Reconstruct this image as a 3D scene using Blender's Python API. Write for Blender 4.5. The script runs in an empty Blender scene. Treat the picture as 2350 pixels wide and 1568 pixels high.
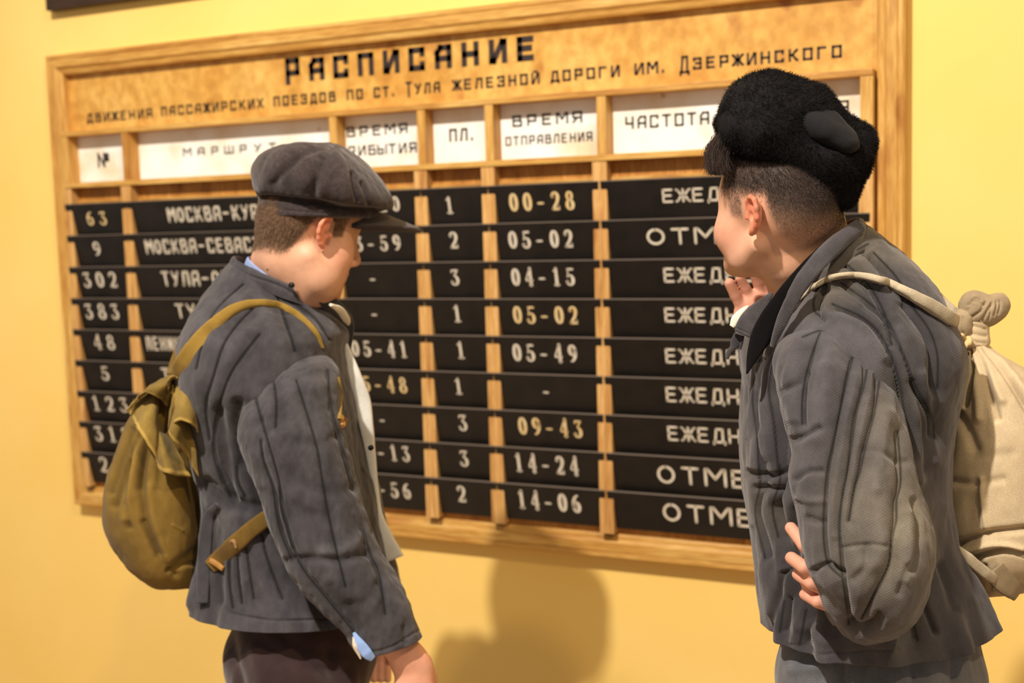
import bpy, bmesh, math, random
import numpy as np
from mathutils import Vector, Matrix
from mathutils.bvhtree import BVHTree

# ------------------------------------------------------------------ camera
scn = bpy.context.scene
COL = scn.collection
FPX = 2750.0                       # focal length in pixels of the 2350 px wide frame
YAW, PITCH, ROLL = 0.44491636, -0.09898994, -0.02902884
CAM = np.array([2.8802, -2.8179, 1.6014])
def _axes():
    cy, sy, cp, sp = math.cos(YAW), math.sin(YAW), math.cos(PITCH), math.sin(PITCH)
    right = np.array([cy, sy, 0.0]); fwd = np.array([-sy*cp, cy*cp, sp]); up = np.cross(right, fwd)
    cr, sr = math.cos(ROLL), math.sin(ROLL)
    return cr*right + sr*up, -sr*right + cr*up, fwd
CR, CU, CF = _axes()
cd = bpy.data.cameras.new('camera'); cam = bpy.data.objects.new('camera', cd); COL.objects.link(cam)
cd.sensor_width = 36.0; cd.lens = FPX/2350.0*36.0; cd.clip_start = 0.05
M = Matrix.Identity(4)
for i in range(3):
    M[i][0] = CR[i]; M[i][1] = CU[i]; M[i][2] = -CF[i]; M[i][3] = CAM[i]
cam.matrix_world = M
cd.dof.use_dof = True; cd.dof.focus_distance = 1.62; cd.dof.aperture_fstop = 4.0
scn.camera = cam
# ------------------------------------------------------------------ light and exposure
vs = scn.view_settings
vs.view_transform = 'Standard'; vs.look = 'None'; vs.gamma = 1.0; vs.use_curve_mapping = False
vs.exposure = 0.0
w = bpy.data.worlds.new('world'); scn.world = w; w.use_nodes = True
bg = w.node_tree.nodes['Background']; bg.inputs[0].default_value = (1.0, 0.92, 0.82, 1); bg.inputs[1].default_value = 0.44
def spot(name, loc, target, energy, radius, angle, color, blend=0.6):
    l = bpy.data.lights.new(name, 'SPOT'); l.energy = energy; l.shadow_soft_size = radius
    l.spot_size = math.radians(angle); l.spot_blend = blend; l.color = color
    o = bpy.data.objects.new(name, l); COL.objects.link(o); o.location = loc
    o.rotation_euler = (Vector(target)-Vector(loc)).to_track_quat('-Z', 'Y').to_euler()
    return o
spot('key_spot', (1.62, -3.50, 4.62), (1.30, 0, .35), 980, 0.06, 78, (1.0, 0.95, 0.87), .8)
spot('side_spot', (4.6, -3.3, 4.6), (1.7, 0, 1.2), 290, 0.08, 80, (1.0, 0.80, 0.50))

# ------------------------------------------------------------------ helpers
def ray(px, py):
    return CF + CR*(px-1175.0)/FPX - CU*(py-784.0)/FPX
def P(px, py, d):
    return CAM + ray(px, py)*d
def on_y(px, py, y):
    r = ray(px, py); return CAM + r*((y-CAM[1])/r[1])
def pix(V):
    d = V-CAM; z = d@CF
    return np.stack([1175+FPX*(d@CR)/z, 784-FPX*(d@CU)/z], -1)
RH = np.array([math.cos(YAW), math.sin(YAW), 0.0]); WH = np.array([-math.sin(YAW), math.cos(YAW), 0.0]); ZU = np.array([0, 0, 1.0])
rng = np.random.default_rng(7)
def lin(c):
    c = [x/255.0 for x in c]
    return tuple(x/12.92 if x <= .04045 else ((x+.055)/1.055)**2.4 for x in c)
def empty(name, loc, label=None, cat=None, group=None):
    o = bpy.data.objects.new(name, None); COL.objects.link(o); o.location = loc; o.empty_display_size = .1
    if label: o['label'] = label
    if cat: o['category'] = cat
    if group: o['group'] = group
    return o
def link(name, me, mat=None, parent=None, smooth=True):
    o = bpy.data.objects.new(name, me); COL.objects.link(o)
    if mat and not me.materials: me.materials.append(mat)
    if parent is not None:
        o.parent = parent
        o.matrix_parent_inverse = Matrix.Identity(4)
        pw = Matrix.Translation(parent.location) if parent.parent is None else None
        if pw is not None: o.location = tuple(-Vector(parent.location))
    return o
def npmesh(name, V, F, smooth=True, col=None):
    """V (n,3), F list of arrays of quads/tris"""
    me = bpy.data.meshes.new(name)
    V = np.asarray(V, np.float32)
    if not isinstance(F, list): F = [F]
    F = [np.asarray(f, np.int32) for f in F if len(f)]
    me.vertices.add(len(V)); me.vertices.foreach_set('co', V.ravel())
    nl = sum(f.size for f in F); nf = sum(len(f) for f in F)
    me.loops.add(nl); me.polygons.add(nf)
    me.loops.foreach_set('vertex_index', np.concatenate([f.ravel() for f in F]))
    tot = np.concatenate([np.full(len(f), f.shape[1], np.int32) for f in F])
    st = np.concatenate([[0], np.cumsum(tot)[:-1]]).astype(np.int32)
    me.polygons.foreach_set('loop_start', st)
    try: me.polygons.foreach_set('loop_total', tot)
    except Exception: pass
    me.update(calc_edges=True)
    if smooth: me.polygons.foreach_set('use_smooth', np.ones(nf, bool))
    if col is not None:
        a = me.color_attributes.new('Col', 'FLOAT_COLOR', 'POINT')
        c = np.ones((len(V), 4), np.float32); c[:, :3] = col; a.data.foreach_set('color', c.ravel())
    return me
def vnoise(Pn, scale, seed=0):
    """value noise in -1..1"""
    q = np.asarray(Pn)*np.asarray(scale)+seed*17.31
    i = np.floor(q).astype(np.int64); f = q-i; f = f*f*(3-2*f)
    def h(a):
        n = (a[..., 0]*374761393+a[..., 1]*668265263+a[..., 2]*2147483647+seed*144665) & 0xffffffff
        n = ((n ^ (n >> 13))*1274126177) & 0xffffffff
        return ((n ^ (n >> 16)) & 0xffff)/32767.5-1
    out = 0
    for dx in (0, 1):
        for dy in (0, 1):
            for dz in (0, 1):
                wgt = (f[..., 0] if dx else 1-f[..., 0])*(f[..., 1] if dy else 1-f[..., 1])*(f[..., 2] if dz else 1-f[..., 2])
                out = out+wgt*h(i+np.array([dx, dy, dz]))
    return out
def fbm(Pn, scale, seed=0, oct=3):
    s = 0; a = 1.0
    for k in range(oct):
        s = s+a*vnoise(Pn, np.asarray(scale)*2**k, seed+k); a *= .5
    return s
def polydist(Q, pl):
    """distance of pixels Q (n,2) to polyline"""
    pl = smooth_line(np.asarray(pl, float)); best = np.full(len(Q), 1e9)
    for a, b in zip(pl[:-1], pl[1:]):
        ab = b-a; t = np.clip(((Q-a)@ab)/(ab@ab+1e-9), 0, 1)
        best = np.minimum(best, np.hypot(*(Q-a-t[:, None]*ab).T))
    return best
def crom(Pt, M_):
    Pt = np.asarray(Pt, float); n = len(Pt)
    if n == 2: return Pt[0]+(Pt[1]-Pt[0])*np.linspace(0, 1, M_).reshape((-1,)+(1,)*(Pt.ndim-1))
    E = np.concatenate([[2*Pt[0]-Pt[1]], Pt, [2*Pt[-1]-Pt[-2]]])
    t = np.linspace(0, n-1-1e-9, M_); i = t.astype(int); u = (t-i).reshape((-1,)+(1,)*(Pt.ndim-1))
    p0, p1, p2, p3 = E[i], E[i+1], E[i+2], E[i+3]
    return .5*(2*p1+(p2-p0)*u+(2*p0-5*p1+4*p2-p3)*u*u+(3*p1-p0-3*p2+p3)*u**3)
def smooth_line(pl):
    if len(pl) < 3: return pl
    return crom(pl, (len(pl)-1)*4+1)
def grid_normals(V):
    """V (M,N,3) closed in N"""
    du = np.roll(V, -1, 1)-np.roll(V, 1, 1); dv = np.gradient(V, axis=0)
    n = np.cross(du, dv); n /= np.linalg.norm(n, axis=-1, keepdims=True)+1e-12
    return n
def grid_faces(M_, N, closed=True, base=0):
    i = np.arange(M_-1)[:, None]; j = np.arange(N if closed else N-1)[None, :]
    a = i*N+j; b = i*N+(j+1) % N; c = (i+1)*N+(j+1) % N; d = (i+1)*N+j
    return (np.stack([a, b, c, d], -1).reshape(-1, 4)+base)
def capped(V, caps=(True, True)):
    M_, N, _ = V.shape; F = [grid_faces(M_, N)]; Vv = V.reshape(-1, 3); k = len(Vv); T = []
    ex = []
    j = np.arange(N); j2 = (j+1) % N
    if caps[0]:
        ex.append(V[0].mean(0)); T.append(np.stack([j2, j, np.full(N, k)], -1)); k += 1
    if caps[1]:
        ex.append(V[-1].mean(0)); o = (M_-1)*N; T.append(np.stack([j+o, j2+o, np.full(N, k)], -1)); k += 1
    if ex: Vv = np.concatenate([Vv, np.array(ex)])
    if T: F.append(np.concatenate(T))
    return Vv, F
def loft(rings, N, M_, p=2.2, bdir=None):
    """rings: (Lx,Ly,Rx,Ry,d,bnear,bfar[,raise_near,dL-dR skew]) -> grid (M,N,3). theta 0 at R, pi/2 away, 3pi/2 near"""
    A = []
    for r in rings:
        r = list(r)+[0]*(9-len(r)); Lx, Ly, Rx, Ry, d, bn, bf, rz, sk = r
        L = P(Lx, Ly, d+sk); R = P(Rx, Ry, d-sk)
        A.append(np.concatenate([L, R, [bn, bf, rz]]))
    A = crom(np.array(A), M_)
    L, R = A[:, :3], A[:, 3:6]; c = (L+R)/2; a = (R-L)/2
    th = np.linspace(0, 2*np.pi, N, endpoint=False)
    u_ = np.arange(N)/N; th = 2*np.pi*np.interp(u_, [0, .3, 1], [0, .5, 1])      # more points on the near side
    ct, st = np.cos(th), np.sin(th)
    cs = np.sign(ct)*np.abs(ct)**(2/p); ss = np.sign(st)*np.abs(st)**(2/p)
    B = WH if bdir is None else bdir
    b = np.where(ss[None, :] > 0, A[:, 7:8], A[:, 6:7])
    V = c[:, None]+a[:, None]*cs[None, :, None]+B*(b*ss[None, :])[..., None]
    V = V+ZU*(A[:, 8:9]*np.clip(-ss, 0, 1)[None, :])[..., None]
    return V
def outward(V):
    n = grid_normals(V); c = V.mean(1, keepdims=True)
    if ((V-c)*n).sum() < 0: n = -n
    return n
def flip_if(V):
    n = grid_normals(V); c = V.mean(1, keepdims=True)
    return V if ((V-c)*n).sum() > 0 else V[:, ::-1]
def tube(path, rad, N=12, M_=None, flat=1.0, ref=None):
    """sweep along 3d path; rad scalar or per point"""
    path = np.asarray(path, float)
    if M_: 
        r_ = np.asarray(rad, float)*np.ones(len(path)); rr = crom(r_[:, None], M_)[:, 0]; path = crom(path, M_)
    else: rr = np.asarray(rad, float)*np.ones(len(path))
    t = np.gradient(path, axis=0); t /= np.linalg.norm(t, axis=1, keepdims=True)
    ref = CF if ref is None else np.asarray(ref, float)
    u = np.cross(t, ref); u /= np.linalg.norm(u, axis=1, keepdims=True)+1e-9; v = np.cross(u, t)
    th = np.linspace(0, 2*np.pi, N, endpoint=False)
    return path[:, None]+rr[:, None, None]*(u[:, None]*np.cos(th)[None, :, None]+flat*v[:, None]*np.sin(th)[None, :, None])
def obj_from_grid(name, V, mat, parent, caps=(True, True), col=None, smooth=True):
    V = flip_if(V); Vv, F = capped(V, caps)
    if col is not None and np.ndim(col) == 2 and len(col) != len(Vv):
        col = np.concatenate([col, np.repeat(col.mean(0)[None], len(Vv)-len(col), 0)])
    return link(name, npmesh(name, Vv, F, smooth, col), mat, parent)
def box_bm(bm, x0, x1, y0, y1, z0, z1, bev=0.0):
    r = bmesh.ops.create_cube(bm, size=1.0)
    vs_ = r['verts']
    for v in vs_:
        v.co = ((x0+x1)/2+v.co.x*(x1-x0), (y0+y1)/2+v.co.y*(y1-y0), (z0+z1)/2+v.co.z*(z1-z0))
    if bev:
        es = list({e for v in vs_ for e in v.link_edges})
        bmesh.ops.bevel(bm, geom=es, offset=bev, segments=2, affect='EDGES', profile=.6)
def box(name, x0, x1, y0, y1, z0, z1, mat, parent=None, bev=0.0015):
    bm = bmesh.new(); box_bm(bm, x0, x1, y0, y1, z0, z1, bev)
    me = bpy.data.meshes.new(name); bm.to_mesh(me); bm.free()
    return link(name, me, mat, parent)

# ------------------------------------------------------------------ signed distance modelling
class SDF:
    def __init__(s): s.p = []
    def ell(s, c, r, ax=None, k=.01, neg=False):
        c = np.asarray(c, float); r = np.asarray(r, float)
        s.p.append(('e', c, r, ax, k, neg, c, max(r))); return s
    def cap(s, a, b, ra, rb=None, k=.01, neg=False):
        a = np.asarray(a, float); b = np.asarray(b, float); rb = ra if rb is None else rb
        s.p.append(('c', a, b, (ra, rb), k, neg, (a+b)/2, np.linalg.norm(a-b)/2+max(ra, rb))); return s
    @staticmethod
    def one(pr, X):
        if pr[0] == 'e':
            q = X-pr[1]
            if pr[3] is not None: q = q@pr[3].T
            k0 = np.linalg.norm(q/pr[2], axis=-1); k1 = np.linalg.norm(q/pr[2]**2, axis=-1)
            return k0*(k0-1)/(k1+1e-9)
        a, b, (ra, rb) = pr[1], pr[2], pr[3]
        ab = b-a; t = np.clip(((X-a)@ab)/(ab@ab+1e-12), 0, 1)
        return np.linalg.norm(X-a-t[..., None]*ab, axis=-1)-(ra+(rb-ra)*t)
    @staticmethod
    def comb(D, d, k, neg):
        if neg: d = -d; h = np.clip(.5-.5*(d-D)/k, 0, 1) ; h2 = np.clip(.5+.5*(d-D)/k, 0, 1); return D*(1-h2)+d*h2+k*h2*(1-h2)
        h = np.clip(.5+.5*(d-D)/k, 0, 1)
        return d*(1-h)+D*h-k*h*(1-h)
    def field(s, X, cen=None, hr=None):
        """X (B,n,3) blocks; cen (B,3)"""
        D = np.full(X.shape[:-1], 1.0)
        for pr in s.p:
            if cen is None: D = s.comb(D, s.one(pr, X), pr[4], pr[5])
            else:
                m = np.linalg.norm(cen-pr[6], axis=1) < pr[7]+hr+pr[4]+.012
                if m.any(): D[m] = s.comb(D[m], s.one(pr, X[m]), pr[4], pr[5])
        return D
    def mesh(s, h, smooth=2):
        lo = np.min([pr[6]-pr[7] for pr in s.p if not pr[5]], 0)-4*h
        hi = np.max([pr[6]+pr[7] for pr in s.p if not pr[5]], 0)+4*h
        nb = np.ceil((hi-lo)/(16*h)).astype(int); hr = 16*h*.87
        B = np.stack(np.meshgrid(*[np.arange(n) for n in nb], indexing='ij'), -1).reshape(-1, 3)
        cen = lo+(B+.5)*16*h
        d0 = s.field(cen)
        near = np.abs(d0) < hr*1.7+.01
        B, cen = B[near], cen[near]
        G = nb*16+2; keyf = lambda c: (c[..., 0]*G[1]+c[..., 1])*G[2]+c[..., 2]
        g = np.stack(np.meshgrid(*[np.arange(17)]*3, indexing='ij'), -1)
        keys, pos, quads = [], [], []
        cor = np.array([[i, j, k] for i in (0, 1) for j in (0, 1) for k in (0, 1)])
        eds = [(a, b) for a in range(8) for b in range(a+1, 8) if np.abs(cor[a]-cor[b]).sum() == 1]
        for s0 in range(0, len(B), 200):
            Bb, cb = B[s0:s0+200], cen[s0:s0+200]
            X = lo+(Bb[:, None, None, None]*16+g)*h
            D = s.field(X.reshape(len(Bb), -1, 3), cb, hr).reshape(len(Bb), 17, 17, 17)
            S = D < 0
            cnt = sum(S[:, c[0]:c[0]+16, c[1]:c[1]+16, c[2]:c[2]+16].astype(np.int8) for c in cor)
            bi, i, j, k = np.nonzero((cnt > 0) & (cnt < 8))
            if len(bi):
                cv = np.stack([D[bi, i+c[0], j+c[1], k+c[2]] for c in cor], 1)
                acc = np.zeros((len(bi), 3)); n = np.zeros(len(bi))
                for a, b in eds:
                    va, vb = cv[:, a], cv[:, b]; m = (va < 0) != (vb < 0)
                    t = np.where(m, va/np.where(m, va-vb, 1), 0)
                    acc += np.where(m[:, None], cor[a]+t[:, None]*(cor[b]-cor[a]), 0); n += m
                gc = Bb[bi]*16+np.stack([i, j, k], -1)
                keys.append(keyf(gc)); pos.append(lo+(gc+acc/n[:, None])*h)
            for ax in range(3):
                sl1 = [slice(0, 16)]*3; sl2 = list(sl1); sl2[ax] = slice(1, 17)
                A_, B_ = S[(slice(None),)+tuple(sl1)], S[(slice(None),)+tuple(sl2)]
                bi, i, j, k = np.nonzero(A_ != B_)
                if not len(bi): continue
                gc = Bb[bi]*16+np.stack([i, j, k], -1)
                e1 = np.zeros(3, int); e2 = np.zeros(3, int); e1[(ax+1) % 3] = 1; e2[(ax+2) % 3] = 1
                q = np.stack([keyf(gc), keyf(gc-e1), keyf(gc-e1-e2), keyf(gc-e2)], -1)
                inside = A_[bi, i, j, k]
                q = np.where(inside[:, None], q, q[:, ::-1]); quads.append(q)
        keys = np.concatenate(keys); pos = np.concatenate(pos); q = np.concatenate(quads)
        o = np.argsort(keys); ks = keys[o]; idx = np.searchsorted(ks, q); idx = np.clip(idx, 0, len(ks)-1)
        ok = (ks[idx] == q).all(1); F = idx[ok]; V = pos[o]
        for _ in range(smooth):
            acc = np.zeros_like(V); n = np.zeros(len(V))
            for a in range(4):
                x, y = F[:, a], F[:, (a+1) % 4]
                for c in range(3): acc[:, c] += np.bincount(x, V[y, c], len(V))+np.bincount(y, V[x, c], len(V))
                n += np.bincount(x, minlength=len(V))+np.bincount(y, minlength=len(V))
            V = .4*V+.6*acc/np.maximum(n, 1)[:, None]
        return V, F
def face_normals(V, F):
    n = np.cross(V[F[:, 2]]-V[F[:, 0]], V[F[:, 3 if F.shape[1] == 4 else 2]]-V[F[:, 1]])
    return n/(np.linalg.norm(n, axis=1, keepdims=True)+1e-12)
def vert_normals(V, F):
    fn = face_normals(V, F); N = np.zeros_like(V)
    for a in range(F.shape[1]):
        for c in range(3): N[:, c] += np.bincount(F[:, a], fn[:, c], len(V))
    return N/(np.linalg.norm(N, axis=1, keepdims=True)+1e-12)
def strands(pts, dirs, length, width, seg=2, droop=None, jit=.25, curl=0.0):
    """thin ribbons; returns V,F"""
    n = len(pts); L = np.asarray(length)*np.ones(n)
    d = dirs+rng.normal(0, jit, (n, 3)); d /= np.linalg.norm(d, axis=1, keepdims=True)
    side = np.cross(d, rng.normal(0, 1, (n, 3))*.6+CF); side /= np.linalg.norm(side, axis=1, keepdims=True)+1e-9
    V = np.zeros((n, seg+1, 2, 3)); p = pts.copy(); dd = d.copy()
    for k in range(seg+1):
        wd = width*(1-.75*k/seg)
        V[:, k, 0] = p-side*wd/2; V[:, k, 1] = p+side*wd/2
        if droop is not None: dd = dd+droop/seg
        if curl: dd = dd+rng.normal(0, curl, (n, 3))
        dd /= np.linalg.norm(dd, axis=1, keepdims=True)
        p = p+dd*(L/seg)[:, None]
    base = np.arange(n)[:, None]*(2*(seg+1)); F = []
    for k in range(seg): F.append(base+np.array([2*k, 2*k+1, 2*k+3, 2*k+2]))
    return V.reshape(-1, 3), np.concatenate(F)

# ------------------------------------------------------------------ materials
def mat(name, col=(0.5, 0.5, 0.5), rough=.7, spec=.3):
    m = bpy.data.materials.new(name); m.use_nodes = True; b = m.node_tree.nodes['Principled BSDF']
    b.inputs['Base Color'].default_value = (*col, 1); b.inputs['Roughness'].default_value = rough
    b.inputs['Specular IOR Level'].default_value = spec
    return m
def nodes(m): return m.node_tree.nodes, m.node_tree.links, m.node_tree.nodes['Principled BSDF']
def noise_ramp(m, coord, scale3, nscale, stops, detail=6, rough=.55, dist=0.0):
    N, L, b = nodes(m)
    tc = N.new('ShaderNodeTexCoord'); mp = N.new('ShaderNodeMapping'); mp.inputs['Scale'].default_value = scale3
    L.new(tc.outputs[coord], mp.inputs[0])
    nz = N.new('ShaderNodeTexNoise'); nz.inputs['Scale'].default_value = nscale; nz.inputs['Detail'].default_value = detail
    nz.inputs['Roughness'].default_value = rough; nz.inputs['Distortion'].default_value = dist
    L.new(mp.outputs[0], nz.inputs['Vector'])
    rp = N.new('ShaderNodeValToRGB'); L.new(nz.outputs['Fac'], rp.inputs[0])
    e = rp.color_ramp.elements
    while len(e) < len(stops): e.new(.5)
    for el, (ps, c) in zip(e, stops): el.position = ps; el.color = (*c, 1)
    return mp, nz, rp
def add_bump(m, src, strength, dist, prev=None):
    N, L, b = nodes(m); bp = N.new('ShaderNodeBump'); bp.inputs['Strength'].default_value = strength; bp.inputs['Distance'].default_value = dist
    L.new(src, bp.inputs['Height'])
    if prev: L.new(prev, bp.inputs['Normal'])
    L.new(bp.outputs[0], b.inputs['Normal']); return bp.outputs[0]
def mixrgb(m, mode, fac, a, b_):
    N, L, b = nodes(m); x = N.new('ShaderNodeMix'); x.data_type = 'RGBA'; x.blend_type = mode
    for s, v in ((x.inputs[0], fac), (x.inputs[6], a), (x.inputs[7], b_)):
        if hasattr(v, 'links') or isinstance(v, bpy.types.NodeSocket): L.new(v, s)
        elif isinstance(v, (int, float)): s.default_value = v
        else: s.default_value = (*v, 1)
    return x.outputs[2]
def wood(name, scale3, c0, c1, c2, rough=.5):
    m = mat(name, c1, rough, .35); N, L, b = nodes(m)
    mp, nz, rp = noise_ramp(m, 'Object', scale3, 9.0, [(.30, c0), (.5, c1), (.7, c2)], 5, .6, .6)
    mp2, nz2, rp2 = noise_ramp(m, 'Object', tuple(s*1.0 for s in scale3), 60.0, [(.35, (.78, .70, .60)), (.65, (1, 1, 1))], 3, .5)
    mp3, nz3, rp3 = noise_ramp(m, 'Object', tuple(3*s/max(scale3)+1.2 for s in scale3), 3.2, [(.30, (.62, .42, .30)), (.36, (1, 1, 1))], 2, .4)
    c = mixrgb(m, 'MULTIPLY', 1.0, rp.outputs[0], rp2.outputs[0]); c = mixrgb(m, 'MULTIPLY', .6, c, rp3.outputs[0])
    L.new(c, b.inputs['Base Color']); add_bump(m, nz2.outputs['Fac'], .15, .002)
    return m
WC = (lin((180, 124, 54)), lin((210, 160, 80)), lin((228, 188, 112)))
M_wood_h = wood('pine_horizontal', (.35, 4, 5), *WC)
M_wood_v = wood('pine_vertical', (5, 4, .35), *WC)
M_post = wood('pale_post_wood', (7, 5, .4), lin((176, 122, 64)), lin((214, 164, 96)), lin((230, 186, 124)), .6)
M_ply = wood('varnished_plywood', (.6, 1, .5), lin((206, 148, 66)), lin((216, 164, 80)), lin((230, 184, 102)), .38)
M_back = wood('plywood_backing', (2.5, 1, .5), lin((170, 112, 44)), lin((200, 138, 62)), lin((214, 154, 78)), .6)
M_slat = mat('black_painted_slat', lin((24, 19, 15)), .42, .4)
N, L, b = nodes(M_slat); _, _, rp = noise_ramp(M_slat, 'Object', (1, 1, 1), 14, [(.35, lin((19, 15, 12))), (.7, lin((32, 25, 20)))]); L.new(rp.outputs[0], b.inputs[0])
M_worn = mat('worn_slat_edge', lin((104, 90, 78)), .6)
M_ink = mat('dark_stencil_paint', lin((50, 38, 34)), .6, .3)
M_ink2 = mat('black_green_stencil_paint', lin((30, 34, 34)), .6, .3)
def chalk(name, c0, c1):
    m = mat(name, c0, .7, .2); N, L, b = nodes(m); _, _, rp = noise_ramp(m, 'Object', (1, 1, 1), 45, [(.35, c0), (.7, c1)]); L.new(rp.outputs[0], b.inputs[0]); return m
M_chalk = chalk('off_white_paint', lin((208, 192, 168)), lin((228, 216, 198)))
M_chalk_y = chalk('yellowed_paint', lin((222, 184, 120)), lin((226, 204, 160)))
M_card = mat('white_card', lin((244, 236, 224)), .55, .3)
N, L, b = nodes(M_card); _, _, rp = noise_ramp(M_card, 'Object', (1, 1, 1), 7, [(.3, lin((228, 206, 170))), (.5, lin((246, 238, 226))), (.7, lin((252, 248, 242)))], 5)
_, _, rp2 = noise_ramp(M_card, 'Object', (1, 1, 1), 16, [(.265, lin((214, 160, 84))), (.285, (1, 1, 1))], 5, .7)
L.new(mixrgb(M_card, 'MULTIPLY', 1.0, rp.outputs[0], rp2.outputs[0]), b.inputs[0])
M_wall = mat('yellow_wall_paint', lin((247, 207, 116)), .62, .25)
N, L, b = nodes(M_wall); _, nz, rp = noise_ramp(M_wall, 'Object', (1, 1, 1), 1.6, [(.3, lin((244, 202, 108))), (.7, lin((249, 210, 124)))], 4); L.new(rp.outputs[0], b.inputs[0])
_, nz, _ = noise_ramp(M_wall, 'Object', (1, 1, 1), 160, [(0, (0, 0, 0)), (1, (1, 1, 1))], 3); add_bump(M_wall, nz.outputs['Fac'], .12, .002)
M_floor = mat('floor_tile', lin((150, 120, 90)), .4)
N, L, b = nodes(M_floor); _, nz, rp = noise_ramp(M_floor, 'Object', (1, 1, 1), 3, [(.3, lin((160, 134, 104))), (.7, lin((196, 172, 140)))], 6); L.new(rp.outputs[0], b.inputs[0])
M_dark = mat('dark_brown_wood', lin((52, 34, 22)), .45)
N, L, b = nodes(M_dark); _, nz, rp = noise_ramp(M_dark, 'Object', (1, 8, 8), 5, [(.3, lin((40, 26, 16))), (.7, lin((66, 44, 30)))], 5); L.new(rp.outputs[0], b.inputs[0])
def attr_cloth(name, twill=420.0, tw_str=.35, rough=.92, fuzz=.25, weave=(1, 1, .9), blot=.35, mapscale=(1, 1, 1)):
    m = mat(name, (.1, .1, .1), rough, .12); N, L, b = nodes(m)
    a = N.new('ShaderNodeAttribute'); a.attribute_name = 'Col'
    _, nz, rp = noise_ramp(m, 'Object', (1, 1, .6), 26, [(.3, (1-blot,)*3), (.7, (1+blot*.6,)*3)], 8, .65)
    c = mixrgb(m, 'MULTIPLY', 1.0, a.outputs['Color'], rp.outputs[0])
    _, nf, rp2 = noise_ramp(m, 'Object', (1, 1, 1), 900, [(.3, (.82,)*3), (.7, (1.16,)*3)], 2)
    c = mixrgb(m, 'MULTIPLY', 1.0, c, rp2.outputs[0])
    prev = None
    if tw_str:
        tc = N.new('ShaderNodeTexCoord'); mp = N.new('ShaderNodeMapping'); mp.inputs['Rotation'].default_value = (0, math.radians(32), YAW); mp.inputs['Scale'].default_value = mapscale
        L.new(tc.outputs['Object'], mp.inputs[0]); wv = N.new('ShaderNodeTexWave'); wv.bands_direction = 'Z'
        wv.inputs['Scale'].default_value = twill; wv.inputs['Distortion'].default_value = 1.2; wv.inputs['Detail'].default_value = 1; wv.inputs['Detail Scale'].default_value = .3
        L.new(mp.outputs[0], wv.inputs[0]); prev = add_bump(m, wv.outputs['Fac'], tw_str, .0012)
        rpw = N.new('ShaderNodeValToRGB'); L.new(wv.outputs['Fac'], rpw.inputs[0]); rpw.color_ramp.elements[0].color = (.78, .78, .78, 1); rpw.color_ramp.elements[1].color = (1.1, 1.1, 1.1, 1)
        c = mixrgb(m, 'MULTIPLY', min(1.0, tw_str*1.6), c, rpw.outputs[0])
    add_bump(m, nf.outputs['Fac'], .4, .0012, prev)
    L.new(c, b.inputs[0])
    b.inputs['Sheen Weight'].default_value = fuzz; b.inputs['Sheen Roughness'].default_value = .5; b.inputs['Sheen Tint'].default_value = (.9, .85, .82, 1)
    return m
M_twill = attr_cloth('padded_twill_cloth', 105.0, .16, blot=.3)
M_cotton = attr_cloth('washed_cotton_cloth', 90.0, .10, blot=.42)
M_wool = attr_cloth('felted_wool_cloth', 0, 0, 1.0, .3, blot=.2)
M_canvas = attr_cloth('canvas_cloth', 150.0, .18, .9, .1, blot=.18)
M_skin = mat('skin', (.8, .5, .4), .55, .35)
N, L, b = nodes(M_skin); a = N.new('ShaderNodeAttribute'); a.attribute_name = 'Col'
_, nz, rp = noise_ramp(M_skin, 'Object', (1, 1, 1), 60, [(.3, (.93, .90, .88)), (.7, (1.05, 1.04, 1.03))], 6)
L.new(mixrgb(M_skin, 'MULTIPLY', 1.0, a.outputs['Color'], rp.outputs[0]), b.inputs[0])
_, nz, _ = noise_ramp(M_skin, 'Object', (1, 1, 1), 700, [(0, (0, 0, 0)), (1, (1, 1, 1))], 2); add_bump(M_skin, nz.outputs['Fac'], .2, .0008)
b.inputs['Subsurface Weight'].default_value = .12; b.inputs['Subsurface Radius'].default_value = (1.0, .35, .2); b.inputs['Subsurface Scale'].default_value = .006
def hairmat(name, c, rough=.5):
    m = mat(name, c, rough, .3); N, L, b = nodes(m)
    _, nz, rp = noise_ramp(m, 'Object', (1, 1, 1), 120, [(.3, tuple(x*.7 for x in c)), (.7, tuple(min(1, x*1.4) for x in c))], 3); L.new(rp.outputs[0], b.inputs[0]); return m
M_hair_l = hairmat('light_brown_hair', lin((112, 84, 60)))
M_hair_d = hairmat('dark_brown_hair', lin((52, 38, 32)))
M_fur = hairmat('black_fur', lin((24, 21, 21)), .9); M_fur.node_tree.nodes['Principled BSDF'].inputs['Specular IOR Level'].default_value = .12
M_leather = mat('black_leather', lin((24, 20, 18)), .4)
M_metal = mat('dark_metal_button', lin((40, 38, 36)), .35); M_metal.node_tree.nodes['Principled BSDF'].inputs['Metallic'].default_value = .8
M_horn = mat('tan_leather_tab', lin((164, 116, 56)), .6)
M_rope = mat('pale_jute_rope', lin((214, 180, 126)), .85)
M_liner = attr_cloth('white_lining_cloth', 0, 0, 1.0, .2, blot=.12)
# ------------------------------------------------------------------ the setting
ZB = 0.75                      # underside of the timetable board
def struct(o): o['kind'] = 'structure'; return o
struct(box('wall_back', -4.0, 6.5, 0.0, 0.2, 0.0, 5.4, M_wall, None, 0))
struct(box('floor', -4.0, 6.5, -6.0, 0.0, -0.1, 0.0, M_floor, None, 0))

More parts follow.
